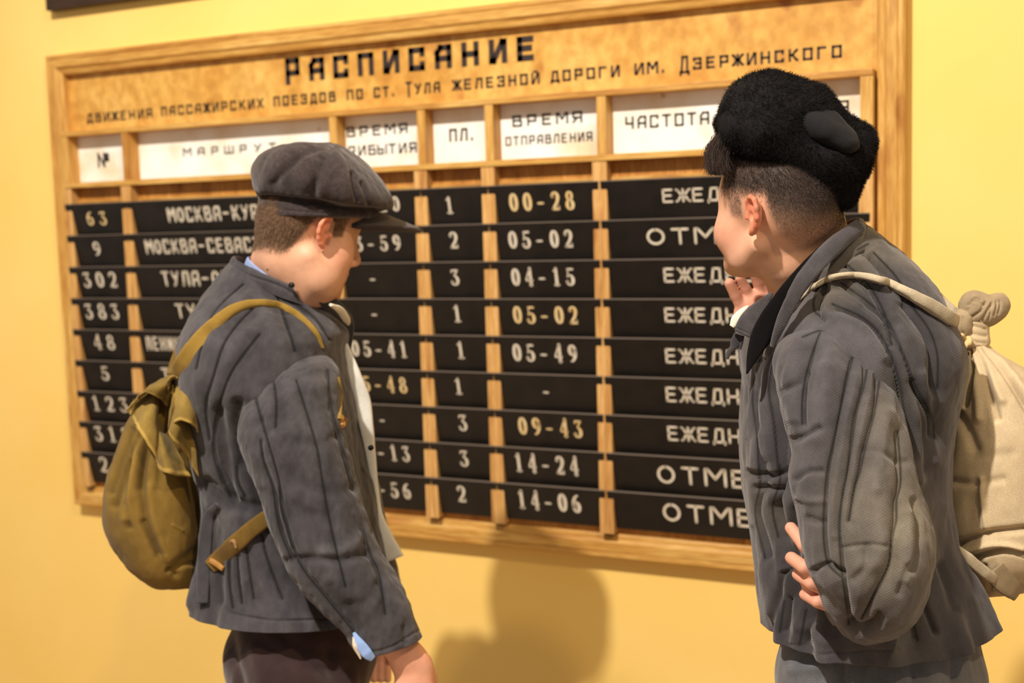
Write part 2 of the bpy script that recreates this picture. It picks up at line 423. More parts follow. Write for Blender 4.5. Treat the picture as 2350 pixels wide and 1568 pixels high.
# ------------------------------------------------------------------ lettering
G = {
'А': (.62, [[(0, 0), (0, .72), (.17, 1), (.62, 1), (.62, 0)], [(0, .40), (.62, .40)]]),
'Б': (.62, [[(.58, 1), (0, 1), (0, 0), (.62, 0), (.62, .56), (0, .56)]]),
'В': (.62, [[(0, 0), (0, 1), (.55, 1), (.55, .55), (0, .55)], [(.5, .52), (.62, .46), (.62, 0), (0, 0)]]),
'Г': (.55, [[(0, 0), (0, 1), (.55, 1)]]),
'Д': (.66, [[(.06, 0), (.06, .1), (.16, 1), (.56, 1), (.56, 0)], [(-.03, -.16), (-.03, 0), (.69, 0), (.69, -.16)]]),
'Е': (.55, [[(.55, 1), (0, 1), (0, 0), (.55, 0)], [(0, .52), (.48, .52)]]),
'Ж': (.86, [[(.43, 0), (.43, 1)], [(0, 1), (.12, .9), (.3, .55), (.56, .55), (.74, .9), (.86, 1)], [(0, 0), (.12, .1), (.3, .48), (.56, .48), (.74, .1), (.86, 0)]]),
'З': (.58, [[(0, .85), (0, 1), (.58, 1), (.58, 0), (0, 0), (0, .15)], [(.18, .52), (.58, .52)]]),
'И': (.64, [[(0, 1), (0, 0), (.1, 0), (.54, 1), (.64, 1), (.64, 0)]]),
'Й': (.64, [[(0, 1), (0, 0), (.1, 0), (.54, 1), (.64, 1), (.64, 0)], [(.18, 1.24), (.46, 1.24)]]),
'К': (.62, [[(0, 0), (0, 1)], [(.6, 1), (.5, .9), (.22, .52), (0, .52)], [(.22, .52), (.52, .1), (.62, 0)]]),
'Л': (.62, [[(0, 0), (.04, .1), (.16, 1), (.62, 1), (.62, 0)]]),
'М': (.78, [[(0, 0), (0, 1), (.1, 1), (.39, .42), (.68, 1), (.78, 1), (.78, 0)]]),
'Н': (.62, [[(0, 0), (0, 1)], [(.62, 0), (.62, 1)], [(0, .5), (.62, .5)]]),
'О': (.62, [[(0, 0), (0, 1), (.62, 1), (.62, 0), (0, 0)]]),
'П': (.62, [[(0, 0), (0, 1), (.62, 1), (.62, 0)]]),
'Р': (.58, [[(0, 0), (0, 1), (.58, 1), (.58, .42), (0, .42)]]),
'С': (.6, [[(.6, .78), (.6, 1), (0, 1), (0, 0), (.6, 0), (.6, .2)]]),
'Т': (.6, [[(0, 1), (.6, 1)], [(.3, 0), (.3, 1)]]),
'У': (.62, [[(0, 1), (.06, .85), (.31, .42)], [(.62, 1), (.5, .8), (.24, .1), (.12, 0)]]),
'Х': (.6, [[(0, 1), (.6, 0)], [(.6, 1), (0, 0)]]),
'Ч': (.58, [[(0, 1), (0, .42), (.58, .42)], [(.58, 1), (.58, 0)]]),
'Ш': (.84, [[(0, 1), (0, 0), (.84, 0), (.84, 1)], [(.42, 0), (.42, 1)]]),
'Ы': (.85, [[(0, 1), (0, 0), (.5, 0), (.5, .52), (0, .52)], [(.85, 0), (.85, 1)]]),
'Ь': (.58, [[(0, 1), (0, 0), (.55, 0), (.55, .52), (0, .52)]]),
'Я': (.6, [[(.6, 0), (.6, 1), (0, 1), (0, .46), (.6, .46)], [(.3, .46), (0, 0)]]),
'№': (.9, [[(0, 0), (0, 1), (.5, 0), (.5, 1)], [(.68, .95), (.68, .62), (.86, .62), (.86, .95), (.68, .95)], [(.66, .45), (.88, .45)]]),
'.': (.12, [[(.03, 0), (.03, .1)]]),
'-': (.42, [[(0, .45), (.42, .45)]]),
'–': (.5, [[(0, .5), (.5, .5)]]),
}
def arc(cx, cy, rx, ry, a0, a1, n=14):
    return [(cx+rx*math.cos(math.radians(a0+(a1-a0)*i/(n-1))), cy+ry*math.sin(math.radians(a0+(a1-a0)*i/(n-1)))) for i in range(n)]
G['О2'] = (.62, [arc(.31, .5, .31, .5, 90, 450, 24)])
# book numerals: strokes with widths at each point
def thick(pts, w0, w1, kind='x'):
    """width follows stroke direction: vertical parts heavy, horizontal parts light"""
    pts = np.array(pts); t = np.gradient(pts, axis=0); t /= np.linalg.norm(t, axis=1, keepdims=True)+1e-9
    return [(p[0], p[1], w0+(w1-w0)*abs(v[1])**1.5) for p, v in zip(pts, t)]
W0, W1 = .075, .19
D = {
'0': [thick(arc(.31, .5, .225, .45, 90, 450, 32), W0, W1)],
'1': [[(.31, .04, .17), (.31, .95, .17)], [(.08, .80, .06), (.31, .95, .09)], [(.08, .035, .08), (.54, .035, .08)]],
'2': [thick(arc(.30, .70, .21, .26, 165, -20, 16)+[(.42, .42), (.10, .08)], W0, W1), [(.07, .06, .13), (.54, .06, .13)], [(.54, .05, .06), (.56, .24, .06)], [(.11, .72, .13), (.14, .76, .13)]],
'3': [[(.08, .91, .10), (.52, .91, .12)], [(.09, .93, .07), (.08, .76, .07)], [(.51, .90, .10), (.27, .57, .09)], thick(arc(.27, .29, .23, .27, 100, -160, 18), W0, W1), [(.06, .2, .12), (.08, .16, .12)]],
'4': [[(.42, .03, .17), (.42, .98, .17)], [(.40, .97, .08), (.03, .32, .08)], [(.03, .30, .09), (.62, .30, .09)], [(.26, .035, .07), (.58, .035, .07)]],
'5': [[(.13, .55, .07), (.15, .95, .07)], [(.14, .92, .13), (.52, .92, .13)], thick(arc(.27, .31, .24, .28, 130, -160, 20), W0, W1), [(.06, .2, .12), (.08, .17, .12)]],
'6': [thick([(.5, .93), (.36, .93), (.22, .82), (.11, .62), (.09, .36), (.13, .18), (.22, .06), (.32, .04)], W0, W1), thick(arc(.31, .31, .20, .27, -90, 180, 20), W0, W1)],
'8': [thick(arc(.31, .74, .18, .22, 90, 450, 24), W0, .15), thick(arc(.31, .27, .22, .25, 90, 450, 24), W0, W1)],
'9': [thick([(.12, .07), (.26, .07), (.40, .18), (.51, .38), (.53, .64), (.49, .82), (.40, .94), (.30, .96)], W0, W1), thick(arc(.31, .69, .20, .27, 90, 360, 20), W0, W1)],
'-': [[(.06, .40, .12), (.42, .40, .12)]],
}
def stroke_mesh(strokes, ox, oz, sx, sz, wd, V, F, rnd=False):
    """2-D strokes -> flat faces (x, z)"""
    for st in strokes:
        st = [tuple(p) for p in st]
        pw = [(ox+p[0]*sx, oz+p[1]*sz, (p[2]*sz if len(p) > 2 else wd)) for p in st]
        if len(st[0]) > 2 or rnd or len(pw) > 8:          # smooth ribbon
            p = np.array(pw); t = np.gradient(p[:, :2], axis=0); t /= np.linalg.norm(t, axis=1, keepdims=True)+1e-12
            if rnd and len(pw) <= 8: pass
            else:
                n = np.stack([-t[:, 1], t[:, 0]], -1)*p[:, 2:3]/2; b = len(V)
                for q, m_ in zip(p, n): V.append((q[0]+m_[0], q[1]+m_[1])); V.append((q[0]-m_[0], q[1]-m_[1]))
                for i in range(len(p)-1): F.append((b+2*i, b+2*i+1, b+2*i+3, b+2*i+2))
                for e in (0, -1):
                    if p[e, 2] > .1*sz or rnd: disc(p[e, 0], p[e, 1], p[e, 2]/2, V, F)
                continue
        for a, c in zip(pw[:-1], pw[1:]):
            d = np.array([c[0]-a[0], c[1]-a[1]]); l = np.linalg.norm(d)
            if l < 1e-9: continue
            d /= l; n = np.array([-d[1], d[0]])*wd/2; e = np.zeros(2) if rnd else d*wd/2
            b = len(V); A = np.array(a[:2])-e; C_ = np.array(c[:2])+e
            V += [tuple(A+n), tuple(A-n), tuple(C_-n), tuple(C_+n)]; F.append((b, b+1, b+2, b+3))
        if rnd:
            for q in pw: disc(q[0], q[1], wd/2, V, F)
def disc(x, y, r, V, F):
    b = len(V); V += [(x+r*math.cos(a*math.pi/5), y+r*math.sin(a*math.pi/5)) for a in range(10)]; F.append(tuple(range(b, b+10)))
def text_mesh(name, word, x0, pitch, z0, h, mat_, parent, font='block', gw=None, wd=.17, first=1.0, loc=None, y=-.0006, sx=None, split=True):
    """letters at fixed pitch; x0 left of the first one"""
    if split and len(word.replace(' ', '')) > 1:
        for i, ch in enumerate(word):
            if ch != ' ': text_mesh('letter', ch, x0+i*pitch, pitch, z0, h, mat_, parent, font, gw if gw else pitch*.74, wd, first if i == 0 else 1.0, loc, y, sx)
        return
    if split: name = 'letter'
    V, F = [], []
    w_ = wd*h if font != 'num' else 0
    for i, ch in enumerate(word):
        if ch == ' ': continue
        hh = h*(first if i == 0 else 1.0); zz = z0-(hh-h)*.5 if i == 0 else z0
        if font == 'num' and ch in D:
            stroke_mesh(D[ch], x0+i*pitch, z0, (sx or h*.85), h, 0, V, F)
        else:
            wg, st = G[ch if not (font == 'round' and ch == 'О') else 'О2']
            gx = ((gw or pitch*.74)-w_)/.62
            stroke_mesh(st, x0+w_/2+i*pitch+(.0 if wg <= .7 else -(wg-.62)*gx*.5), zz+w_/2, gx, hh-w_, w_, V, F, rnd=(font == 'round'))
    me = bpy.data.meshes.new(name)
    V3 = [(v[0], y, v[1]) for v in V]; n = len(V3)
    me.from_pydata(V3, [], F); me.materials.append(mat_)
    o = bpy.data.objects.new(name, me); COL.objects.link(o); o.parent = parent
    if loc is not None: o.location = loc
    if not split: o['kind'] = 'stuff'
    return o

# ------------------------------------------------------------------ timetable board
board = empty('timetable_board', (0, 0, ZB), 'large pine framed railway timetable board with rows of black slats on the yellow wall', 'timetable')
BX, BZ, FY = 2.5251, 1.40, -0.045
def bbox(name, x0, x1, y0, y1, z0, z1, m, bev=.0015, parent=board):
    bm = bmesh.new(); box_bm(bm, x0, x1, y0, y1, z0, z1, bev)
    me = bpy.data.meshes.new(name); bm.to_mesh(me); bm.free(); me.materials.append(m)
    o = bpy.data.objects.new(name, me); COL.objects.link(o); o.parent = parent; return o
prof = [(0, -.0005), (0, -.041), (.003, -.045), (.012, -.045), (.0145, -.042), (.017, -.045), (.038, -.045), (.042, -.041), (.046, -.0385), (.055, -.037), (.060, -.034), (.060, -.0005)]
def rail(name, side, m):
    V = []
    for u, y in prof:
        if side == 'top': V += [(u, y, BZ-u), (BX-u, y, BZ-u)]
        if side == 'bottom': V += [(u, y, u), (BX-u, y, u)]
        if side == 'left': V += [(u, y, u), (u, y, BZ-u)]
        if side == 'right': V += [(BX-u, y, u), (BX-u, y, BZ-u)]
    n = len(prof); F = [(2*i, 2*i+1, 2*((i+1) % n)+1, 2*((i+1) % n)) for i in range(n)]
    F += [tuple(range(0, 2*n, 2)), tuple(range(2*n-1, 0, -2))]
    me = bpy.data.meshes.new(name); me.from_pydata(V, [], F); bm = bmesh.new(); bm.from_mesh(me)
    bmesh.ops.recalc_face_normals(bm, faces=bm.faces); bm.to_mesh(me); bm.free(); me.materials.append(m)
    o = bpy.data.objects.new(name, me); COL.objects.link(o); o.parent = board
for sd, m in (('top', M_wood_h), ('bottom', M_wood_h), ('left', M_wood_v), ('right', M_wood_v)): rail('frame_rail', sd, m)
bbox('backing_panel', .058, BX-.058, -.027, -.002, .058, .998, M_back, 0)
header = bbox('header_panel', .060, BX-.060, -.012, -.002, 1.160, 1.3405, M_ply, 0)
LX0, LX1 = .063, 2.461
PY = -.065
ledge = bbox('ledge', LX0, LX1, PY, -.002, 1.150, 1.1645, M_wood_h)
bbox('ledge', LX0, LX1, PY, -.0275, .9945, 1.0095, M_wood_h)
pc = [.070, .308, 1.041, 1.314, 1.511, 1.815, 2.449]       # post centres
ph = .019
for i, x in enumerate(pc):
    a, b_ = (LX0, x+ph) if i == 0 else ((x-ph, LX1) if i == 6 else (x-ph, x+ph))
    bbox('post', a, b_, PY+.003, -.0275, .066, .994, M_post, .002)
    c = x if 0 < i < 6 else (a+b_)/2
    bbox('peg', c-.010, c+.010, PY+.010, -.0275, .0605, .066, M_dark, 0)
    dx = .012; c2 = x+.008 if 0 < i < 6 else c
    bbox('divider', c2-dx if i else LX0, c2+dx if i < 6 else LX1, PY+.002, -.002, 1.0098, 1.1498, M_wood_v)
cards = []
for i in range(6):
    cards.append(bbox('title_card', (pc[i]+.0205 if i else LX0+.0205), (pc[i+1]-.0045 if i < 5 else LX1-.0125), -.018, -.002, 1.0098, 1.1498, M_card, 0))
bbox('panel_strip', LX0, LX1, -.034, -.0275, .947, .955, M_wood_h, .001)

def loc_y(px, py, y):                      # point of the board plane at depth y, in board coordinates
    q = on_y(px, py, y); return q[0], q[2]-ZB
def flat_text(word, a, b, hpx_z, mat_, parent, y, font='block', wd=.17, first=1.0, n=None, zc=None, gwf=.74):
    """a/b pixel centre (x,y) of the left and right ends"""
    X0, Z0 = loc_y(a[0], a[1], y); X1, Z1 = loc_y(b[0], b[1], y); n = n or len(word)
    h = hpx_z; z = (Z0+Z1)/2 if zc is None else zc
    wlast = .0
    pitch = (X1-X0)/(n-1+gwf) if n > 1 else (X1-X0)*.9
    text_mesh('lettering', word, X0, pitch, z-h/2, h, mat_, parent, font, pitch*gwf, wd, first, y=y-.0006)
yh = -.012
flat_text('РАСПИСАНИЕ', (655, 163), (1228, 112), .062, M_ink, header, yh, wd=.25, first=1.18, gwf=.64)
z0 = loc_y(205, 272, yh)[1]; z1 = loc_y(1925, 117, yh)[1]
for wd_, xa, xb in (('ДВИЖЕНИЯ', 200, 350), ('ПАССАЖИРСКИХ', 370, 605), ('ПОЕЗДОВ', 628, 770), ('ПО', 796, 833), ('СТ.', 858, 914), ('ТУЛА', 931, 1010),
                    ('ЖЕЛЕЗНОЙ', 1040, 1238), ('ДОРОГИ', 1264, 1422), ('ИМ.', 1456, 1540), ('ДЗЕРЖИНСКОГО', 1560, 1932)):
    ya = 272-(xa-205)*155/1720; yb = 272-(xb-205)*155/1720
    flat_text(wd_, (xa, ya), (xb, yb), .0285, M_ink, header, yh, wd=.2, first=1.45 if wd_ in ('ТУЛА', 'ДЗЕРЖИНСКОГО') else 1.0, gwf=.70)
yc = -.018
for k, wd_, a, b_, h, wt in ((0, '№', (228, 368), (258, 366), .045, .16), (1, 'МАРШРУТ', (422, 353), (634, 334), .024, .19), (2, 'ВРЕМЯ', (796, 304), (936, 294), .028, .18),
                      (2, 'ПРИБЫТИЯ', (777, 347), (957, 340), .028, .18), (3, 'ПЛ.', (1031, 312), (1098, 306), .034, .18), (4, 'ВРЕМЯ', (1176, 279), (1337, 268), .029, .18),
                      (4, 'ОТПРАВЛЕНИЯ', (1160, 322), (1360, 316), .024, .17), (5, 'ЧАСТОТА', (1435, 281), (1628, 272), .031, .17), (5, 'ДВИЖЕНИЯ', (1700, 258), (1949, 247), .029, .17)):
    flat_text(wd_, a, b_, h, M_ink2, cards[k], yc, wd=wt, gwf={'МАРШРУТ': .52, 'ВРЕМЯ': .66}.get(wd_, .74))

# the black slats, leaning forward at the top, tucked behind the next one below
TILT = math.radians(12.5); SH = .101; ST = .0075
TOPZ = [.9455-.0960*k for k in range(9)]
SY = -.0665
slat_me = []
for c in range(6):
    xl, xr = pc[c], pc[c+1]
    g0 = .003 if c == 5 else .001; g1 = .003 if c == 4 else .001
    a0 = (xl+g0) if c else LX0+.001; a1 = xr-g1 if c < 5 else LX1-.007
    b0 = xl+ph+.0005; b1 = xr-ph-.0005
    if c == 5: b1 = pc[6]-.012
    pts = [(a0, 0), (a1, 0), (a1, -.023), (b1, -.023), (b1, -SH), (b0, -SH), (b0, -.023), (a0, -.023)]
    V = [(x, 0, z) for x, z in pts]+[(x, ST, z) for x, z in pts]; n = 8
    F = [tuple(range(8))[::-1], tuple(range(8, 16))]+[(i, (i+1) % n, (i+1) % n+n, i+n) for i in range(n)]
    me = bpy.data.meshes.new('slat'); me.from_pydata(V, [], F); bm = bmesh.new(); bm.from_mesh(me)
    bmesh.ops.recalc_face_normals(bm, faces=bm.faces)
    bmesh.ops.bevel(bm, geom=[e for e in bm.edges if abs(e.verts[0].co.z) < 1e-6 and abs(e.verts[1].co.z) < 1e-6], offset=.0012, segments=1, affect='EDGES', material=1)
    for f_ in bm.faces:
        if f_.calc_center_median().z > -.0008 and abs(f_.normal.z) > .8: f_.material_index = 1
    bm.to_mesh(me); bm.free(); me.materials.append(M_slat); me.materials.append(M_worn); slat_me.append(me)
def slat_loc(row, px, py):
    o = np.array([0, SY, TOPZ[row]+ZB]); nrm = np.array([0, -math.cos(TILT), -math.sin(TILT)]); dn = np.array([0, math.sin(TILT), -math.cos(TILT)])
    r = ray(px, py); t = ((o-CAM)@nrm)/(r@nrm); q = CAM+r*t-o
    return q[0], -(q@dn)
TXT = {
0: [('num', '63', 199, 501, 250, 501, 31), ('num', '9', 214, 571, 238, 571, 32), ('num', '302', 192, 643, 272, 641, 35), ('num', '383', 196, 715, 277, 714, 35), ('num', '48', 216, 786, 267, 785, 33),
    ('num', '5', 233, 857, 257, 857, 32), ('num', '123', 212, 926, 298, 929, 33), ('num', '312', 218, 995, 303, 999, 34), ('num', '21', 229, 1067, 286, 1069, 34)],
1: [('hand', 'МОСКВА–КУРСК', 386, 494, 592, 486, 34, 10), ('hand', 'МОСКВА–СЕВАСТОПОЛЬ', 335, 567, 597, 561, 33, 13), ('hand', 'ТУЛА–ОРЕЛ', 372, 641, 480, 638, 35, 5), ('hand', 'ТУЛА–КУРСК', 404, 716, 500, 712, 34, 4),
    ('hand', 'ЛЕНИНГРАД', 335, 789, 414, 789, 32, 5), ('hand', 'ТУЛА–МОСКВА', 372, 862, 490, 862, 32, 5), ('hand', 'МОСКВА–ОРЕЛ', 380, 935, 500, 935, 33, 5), ('hand', 'ТУЛА–КАЛУГА', 380, 1010, 500, 1010, 33, 5), ('hand', 'МОСКВА–ТУЛА', 385, 1085, 500, 1085, 33, 5)],
2: [('num', '00-20', 784, 472, 921, 468, 34), ('num', '03-59', 788, 561, 923, 556, 35), ('num', '-', 849, 640, 868, 637, 34), ('num', '-', 853, 721, 872, 718, 34), ('num', '05-41', 808, 801, 938, 801, 36),
    ('num', '05-48', 806, 881, 937, 883, 35), ('num', '-', 872, 963, 888, 962, 34), ('num', '13-13', 813, 1034, 944, 1042, 35), ('num', '13-56', 815, 1119, 946, 1127, 35)],
3: [('num', '1', 1022, 471, 1046, 471, 38), ('num', '2', 1032, 551, 1056, 551, 38), ('num', '3', 1035, 636, 1059, 636, 37), ('num', '1', 1040, 720, 1064, 720, 38), ('num', '1', 1048, 804, 1072, 804, 38),
    ('num', '1', 1043, 887, 1067, 887, 36), ('num', '3', 1053, 970, 1077, 970, 37), ('num', '3', 1056, 1052, 1080, 1052, 37), ('num', '2', 1050, 1134, 1074, 1134, 37)],
4: [('num', '00-28', 1170, 464, 1322, 460, 42), ('num', '05-02', 1168, 550, 1319, 548, 40), ('num', '04-15', 1175, 636, 1323, 635, 40), ('num', '05-02', 1179, 723, 1330, 723, 40), ('num', '05-49', 1178, 810, 1328, 811, 40),
    ('num', '-', 1247, 897, 1266, 897, 40), ('num', '09-43', 1191, 978, 1341, 984, 40), ('num', '14-24', 1182, 1062, 1332, 1070, 41), ('num', '14-06', 1189, 1147, 1337, 1156, 41)],
5: [('hand', 'ЕЖЕДНЕВНО', 1520, 452, 1650, 443, 32, 4), ('hand', 'ОТМЕНЕН', 1484, 543, 1700, 540, 38, 4), ('hand', 'ЕЖЕДНЕВНО', 1523, 632, 1692, 630, 34, 5), ('hand', 'ЕЖЕДНЕВНО', 1525, 723, 1692, 724, 34, 5), ('hand', 'ЕЖЕДНЕВНО', 1527, 818, 1694, 819, 34, 5),
    ('hand', 'ЕЖЕДНЕВНО', 1528, 905, 1695, 911, 35, 5), ('hand', 'ЕЖЕДНЕВНО', 1532, 995, 1698, 1002, 34, 5), ('hand', 'ОТМЕНЕН', 1508, 1087, 1722, 1103, 41, 4), ('hand', 'ОТМЕНЕН', 1521, 1174, 1735, 1192, 41, 4)],
}
yellow = {(4, 0), (4, 3), (4, 6), (0, 0), (2, 5)}
for c in range(6):
    for k in range(9):
        o = bpy.data.objects.new('slat', slat_me[c]); COL.objects.link(o); o.parent = board
        o.location = (0, SY, TOPZ[k]); o.rotation_euler = (TILT, 0, 0)
        t = TXT[c][k]; x0, s0 = slat_loc(k, t[2], t[3]); x1, s1 = slat_loc(k, t[4], t[5])
        dist = -(CAM[1]-SY)
        ha, hb = slat_loc(k, t[2], t[3]-t[6]/2)[1], slat_loc(k, t[2], t[3]+t[6]/2)[1]; h = abs(ha-hb)
        n = t[7] if len(t) > 7 else len(t[1]); m = M_chalk_y if (c, k) in yellow else M_chalk
        zc = (s0+s1)/2
        if t[0] == 'num':
            pitch = (x1-x0)/(n-1+.72) if n > 1 else 0
            sx = (pitch*.9 if n > 1 else (x1-x0)*1.25); sx = min(sx, h*1.05)
            text_mesh('lettering', t[1], x0, pitch, zc-h/2, h, m, o, 'num', sx=sx)
        else:
            pitch = (x1-x0)/(n-1+.74); wide = t[1][0] == 'О'
            text_mesh('lettering', t[1], x0, pitch, zc-h/2, h, m, o, 'round', pitch*(.74 if wide else .78), wd=.155 if c == 5 else .165, split=(c == 5))

# dark frame hanging above, only its lower edge in view
q0 = on_y(108, 25, -.03); q1 = on_y(460, -14, -.03)
pf = empty('wall_frame', (q0[0], 0, q0[2]), 'dark brown framed panel above the timetable, only its lower edge in view', 'picture frame')
def fb(name, x0, x1, y0, y1, z0, z1, m): return bbox(name, x0, x1, y0, y1, z0, z1, m, .002, pf)
fb('frame_rail', 0, 1.1, -.034, -.001, 0, .035, M_dark)
fb('frame_rail', 0, 1.1, -.034, -.001, .70, .735, M_dark)
fb('frame_rail', 0, .035, -.034, -.001, .035, .70, M_dark)
fb('frame_rail', 1.065, 1.1, -.034, -.001, .035, .70, M_dark)
fb('panel', .035, 1.065, -.02, -.001, .035, .70, mat('dull_mauve_panel', lin((120, 92, 84)), .6))
# ------------------------------------------------------------------ figure helpers
def carve(V, n, lines, facing=True):
    """displace along normals: lines = [(polyline px, depth m, sigma px)], negative depth raises"""
    q = pix(V.reshape(-1, 3)); nn = n.reshape(-1, 3); view = V.reshape(-1, 3)-CAM; view /= np.linalg.norm(view, axis=1, keepdims=True)
    wgt = np.clip(-(nn*view).sum(1)*4, 0, 1) if facing else np.ones(len(q)); D = np.zeros(len(q))
    for pl, dep, sg in lines:
        pl = np.array(pl, float); lo = pl.min(0)-sg*4; hi = pl.max(0)+sg*4
        m = ((q > lo) & (q < hi)).all(1)
        if not m.any(): continue
        d = polydist(q[m], pl); D[m] -= dep*np.exp(-(d/sg)**2)
    return (D*wgt).reshape(V.shape[:-1])
def seams(lst, deep=.0045, sg=9.0, fine=.0026, fs=3.4):
    out = []
    for pl in lst: out += [(pl, deep, sg*1.7), (pl, fine, fs)]
    return out
def puff_theta(N, M_, k, depth, seed=0):
    th = np.linspace(0, 2*np.pi, N, endpoint=False)[None, :]; s = np.linspace(0, 1, M_)[:, None]
    a = th*k+.5*np.sin(s*5+seed)
    return -depth*np.exp(-(np.abs(np.sin(a/2))*k/2/1.1)**2*1.2)*1.0
def cloth(name, rings, N, M_, mat_, parent, base, lines=(), k_back=0, noise=(.004, 22), noise2=(.0012, 70), p=2.2, caps=(True, True), tint=None, seedn=0, bdir=None, post=None, thr=None, chan=None):
    V = flip_if(loft(rings, N, M_, p, bdir)); n = outward(V)
    D = carve(V, n, lines)
    if chan: D = D+channels(V, n, thr, *chan[:2])*(sstep(np.linspace(0, 1, M_), 0, chan[2])[:, None] if len(chan) > 2 else 1)
    if k_back:
        view = V-CAM; view /= np.linalg.norm(view, axis=-1, keepdims=True); back = np.clip((n*view).sum(-1)*3, 0, 1)
        th = np.linspace(0, 2*np.pi, N, endpoint=False)[None, :]
        g = np.abs(((th*k_back/(2*np.pi)) % 1)-.5)*2
        D = D-back*.006*np.exp(-((1-g)/.12)**2)
    D = D+noise[0]*fbm(V, (noise[1], noise[1], noise[1]*.45), seedn, 2)+noise2[0]*fbm(V, (noise2[1], noise2[1], noise2[1]*.6), seedn+5, 2)
    e = np.minimum(np.arange(M_), np.arange(M_)[::-1])
    V2 = V+n*D[..., None]
    if post is not None: V2 = post(V2, n)
    c = np.ones(V2.shape)*np.array(base)
    if tint is not None: c = tint(V2, c, D)
    if thr: c = c*(1-.8*threads(V2, thr)[..., None])
    Vv, F = capped(V2, caps); c = c.reshape(-1, 3); c = np.concatenate([c, np.repeat(c[-1:]*.3, len(Vv)-len(c), 0)])
    me = npmesh(name, Vv, F, True, c)
    return child(name, me, mat_, parent), (Vv, F)
def channels(V, n, lines, A, Rr):
    """padded channels: cloth swells away from the stitched lines"""
    q = pix(V.reshape(-1, 3)); view = V.reshape(-1, 3)-CAM; view /= np.linalg.norm(view, axis=1, keepdims=True)
    wgt = np.clip(-(n.reshape(-1, 3)*view).sum(1)*3, 0, 1); dm = np.full(len(q), float(Rr))
    for pl in lines:
        pl = np.array(pl, float); m = ((q > pl.min(0)-Rr) & (q < pl.max(0)+Rr)).all(1)
        if m.any(): dm[m] = np.minimum(dm[m], polydist(q[m], pl))
    t = dm/Rr
    return ((np.sqrt(1-(1-t)**2)-1)*A*wgt).reshape(V.shape[:-1])
def threads(V, lines, sg=2.8):
    q = pix(V.reshape(-1, 3)); k = np.zeros(len(q))
    for pl in lines:
        pl = np.array(pl, float); m = ((q > pl.min(0)-12) & (q < pl.max(0)+12)).all(1)
        if m.any(): k[m] = np.maximum(k[m], np.exp(-(polydist(q[m], pl)/sg)**2))
    return k.reshape(V.shape[:-1])
def child(name, me, mat_, parent):
    """mesh in world coordinates under a parent that may be an Empty or a mesh at the Empty's origin"""
    root = parent
    while root.parent is not None: root = root.parent
    off = np.array(root.location)
    co = np.empty(len(me.vertices)*3, np.float32); me.vertices.foreach_get('co', co); co = co.reshape(-1, 3)-off; me.vertices.foreach_set('co', co.ravel().astype(np.float32)); me.update()
    if mat_ and not me.materials: me.materials.append(mat_)
    o = bpy.data.objects.new(name, me); COL.objects.link(o); o.parent = parent; return o
def bvh(VF):
    V, F = VF; return BVHTree.FromPolygons([tuple(v) for v in V], [tuple(int(i) for i in f) for fs in F for f in fs])
def shoot(trees, px, py, off=.004, default=2.0):
    """first surface met by the line of sight; lifted by off"""
    o = Vector(CAM); d = Vector(ray(px, py)); best = None
    for t in trees:
        h = t.ray_cast(o, d.normalized())
        if h[0] is not None and (best is None or h[3] < best[1]): best = (h[0], h[3])
    if best is None: return P(px, py, default)
    return np.array(best[0])-ray(px, py)/np.linalg.norm(ray(px, py))*off
def ribbon_on(name, trees, pl, wpx, thick, mat_, parent, base, off=.004, default=2.0, dd=None, N=12, M_=60, lines=()):
    pl = np.array(pl, float); c = crom(pl, M_); w_ = crom(np.asarray(wpx, float)[:, None], M_)[:, 0] if np.ndim(wpx) else np.full(M_, float(wpx))
    pts = np.array([shoot(trees, x, y, off, default if dd is None else np.interp(i/(M_-1), np.linspace(0, 1, len(dd)), dd)) for i, (x, y) in enumerate(c)])
    dist = (pts-CAM)@CF; k = 5
    ker = np.ones(k)/k; dist = np.convolve(np.pad(dist, k//2, mode='edge'), ker, 'valid')
    pts = np.array([P(x, y, d) for (x, y), d in zip(c, dist)])
    t = np.gradient(pts, axis=0); t /= np.linalg.norm(t, axis=1, keepdims=True)
    u = np.cross(t, CF); u /= np.linalg.norm(u, axis=1, keepdims=True); v = np.cross(u, t)
    th = np.linspace(0, 2*np.pi, N, endpoint=False); hw = w_*dist/FPX/2
    cs = np.sign(np.cos(th))*np.abs(np.cos(th))**.6; ss = np.sign(np.sin(th))*np.abs(np.sin(th))**.6
    V = pts[:, None]+hw[:, None, None]*u[:, None]*cs[None, :, None]+(thick/2)*v[:, None]*ss[None, :, None]
    V = flip_if(V); n = outward(V); D = carve(V, n, lines)+.0006*fbm(V, (60, 60, 60), 3, 2); V = V+n*D[..., None]
    c_ = np.ones(V.shape)*np.array(base)
    Vv, F = capped(V); cc = c_.reshape(-1, 3); cc = np.concatenate([cc, np.repeat(cc[-1:], len(Vv)-len(cc), 0)])
    return child(name, npmesh(name, Vv, F, True, cc), mat_, parent)
class Frame:
    def __init__(s, O, phi, side, pitch=0.0, roll=0.0, sc=1.0):
        """side +1: faces image right, -1: faces image left; phi turned away from the camera"""
        ph_ = math.radians(phi)
        F = side*math.cos(ph_)*RH+math.sin(ph_)*WH; N_ = side*math.sin(ph_)*RH-math.cos(ph_)*WH; U = ZU.copy()
        a = math.radians(pitch); F, U = math.cos(a)*F-math.sin(a)*U, math.cos(a)*U+math.sin(a)*F      # pitch > 0 looks down
        a = math.radians(roll); N_, U = math.cos(a)*N_-math.sin(a)*U, math.cos(a)*U+math.sin(a)*N_    # roll > 0 near side down
        s.O, s.ax, s.s = np.asarray(O), np.stack([F, N_, U]), sc
    def __call__(s, x, y, z): return s.O+s.s*(np.array([x, y, z])@s.ax)
    def inv(s, X): return ((X-s.O)@s.ax.T)/s.s
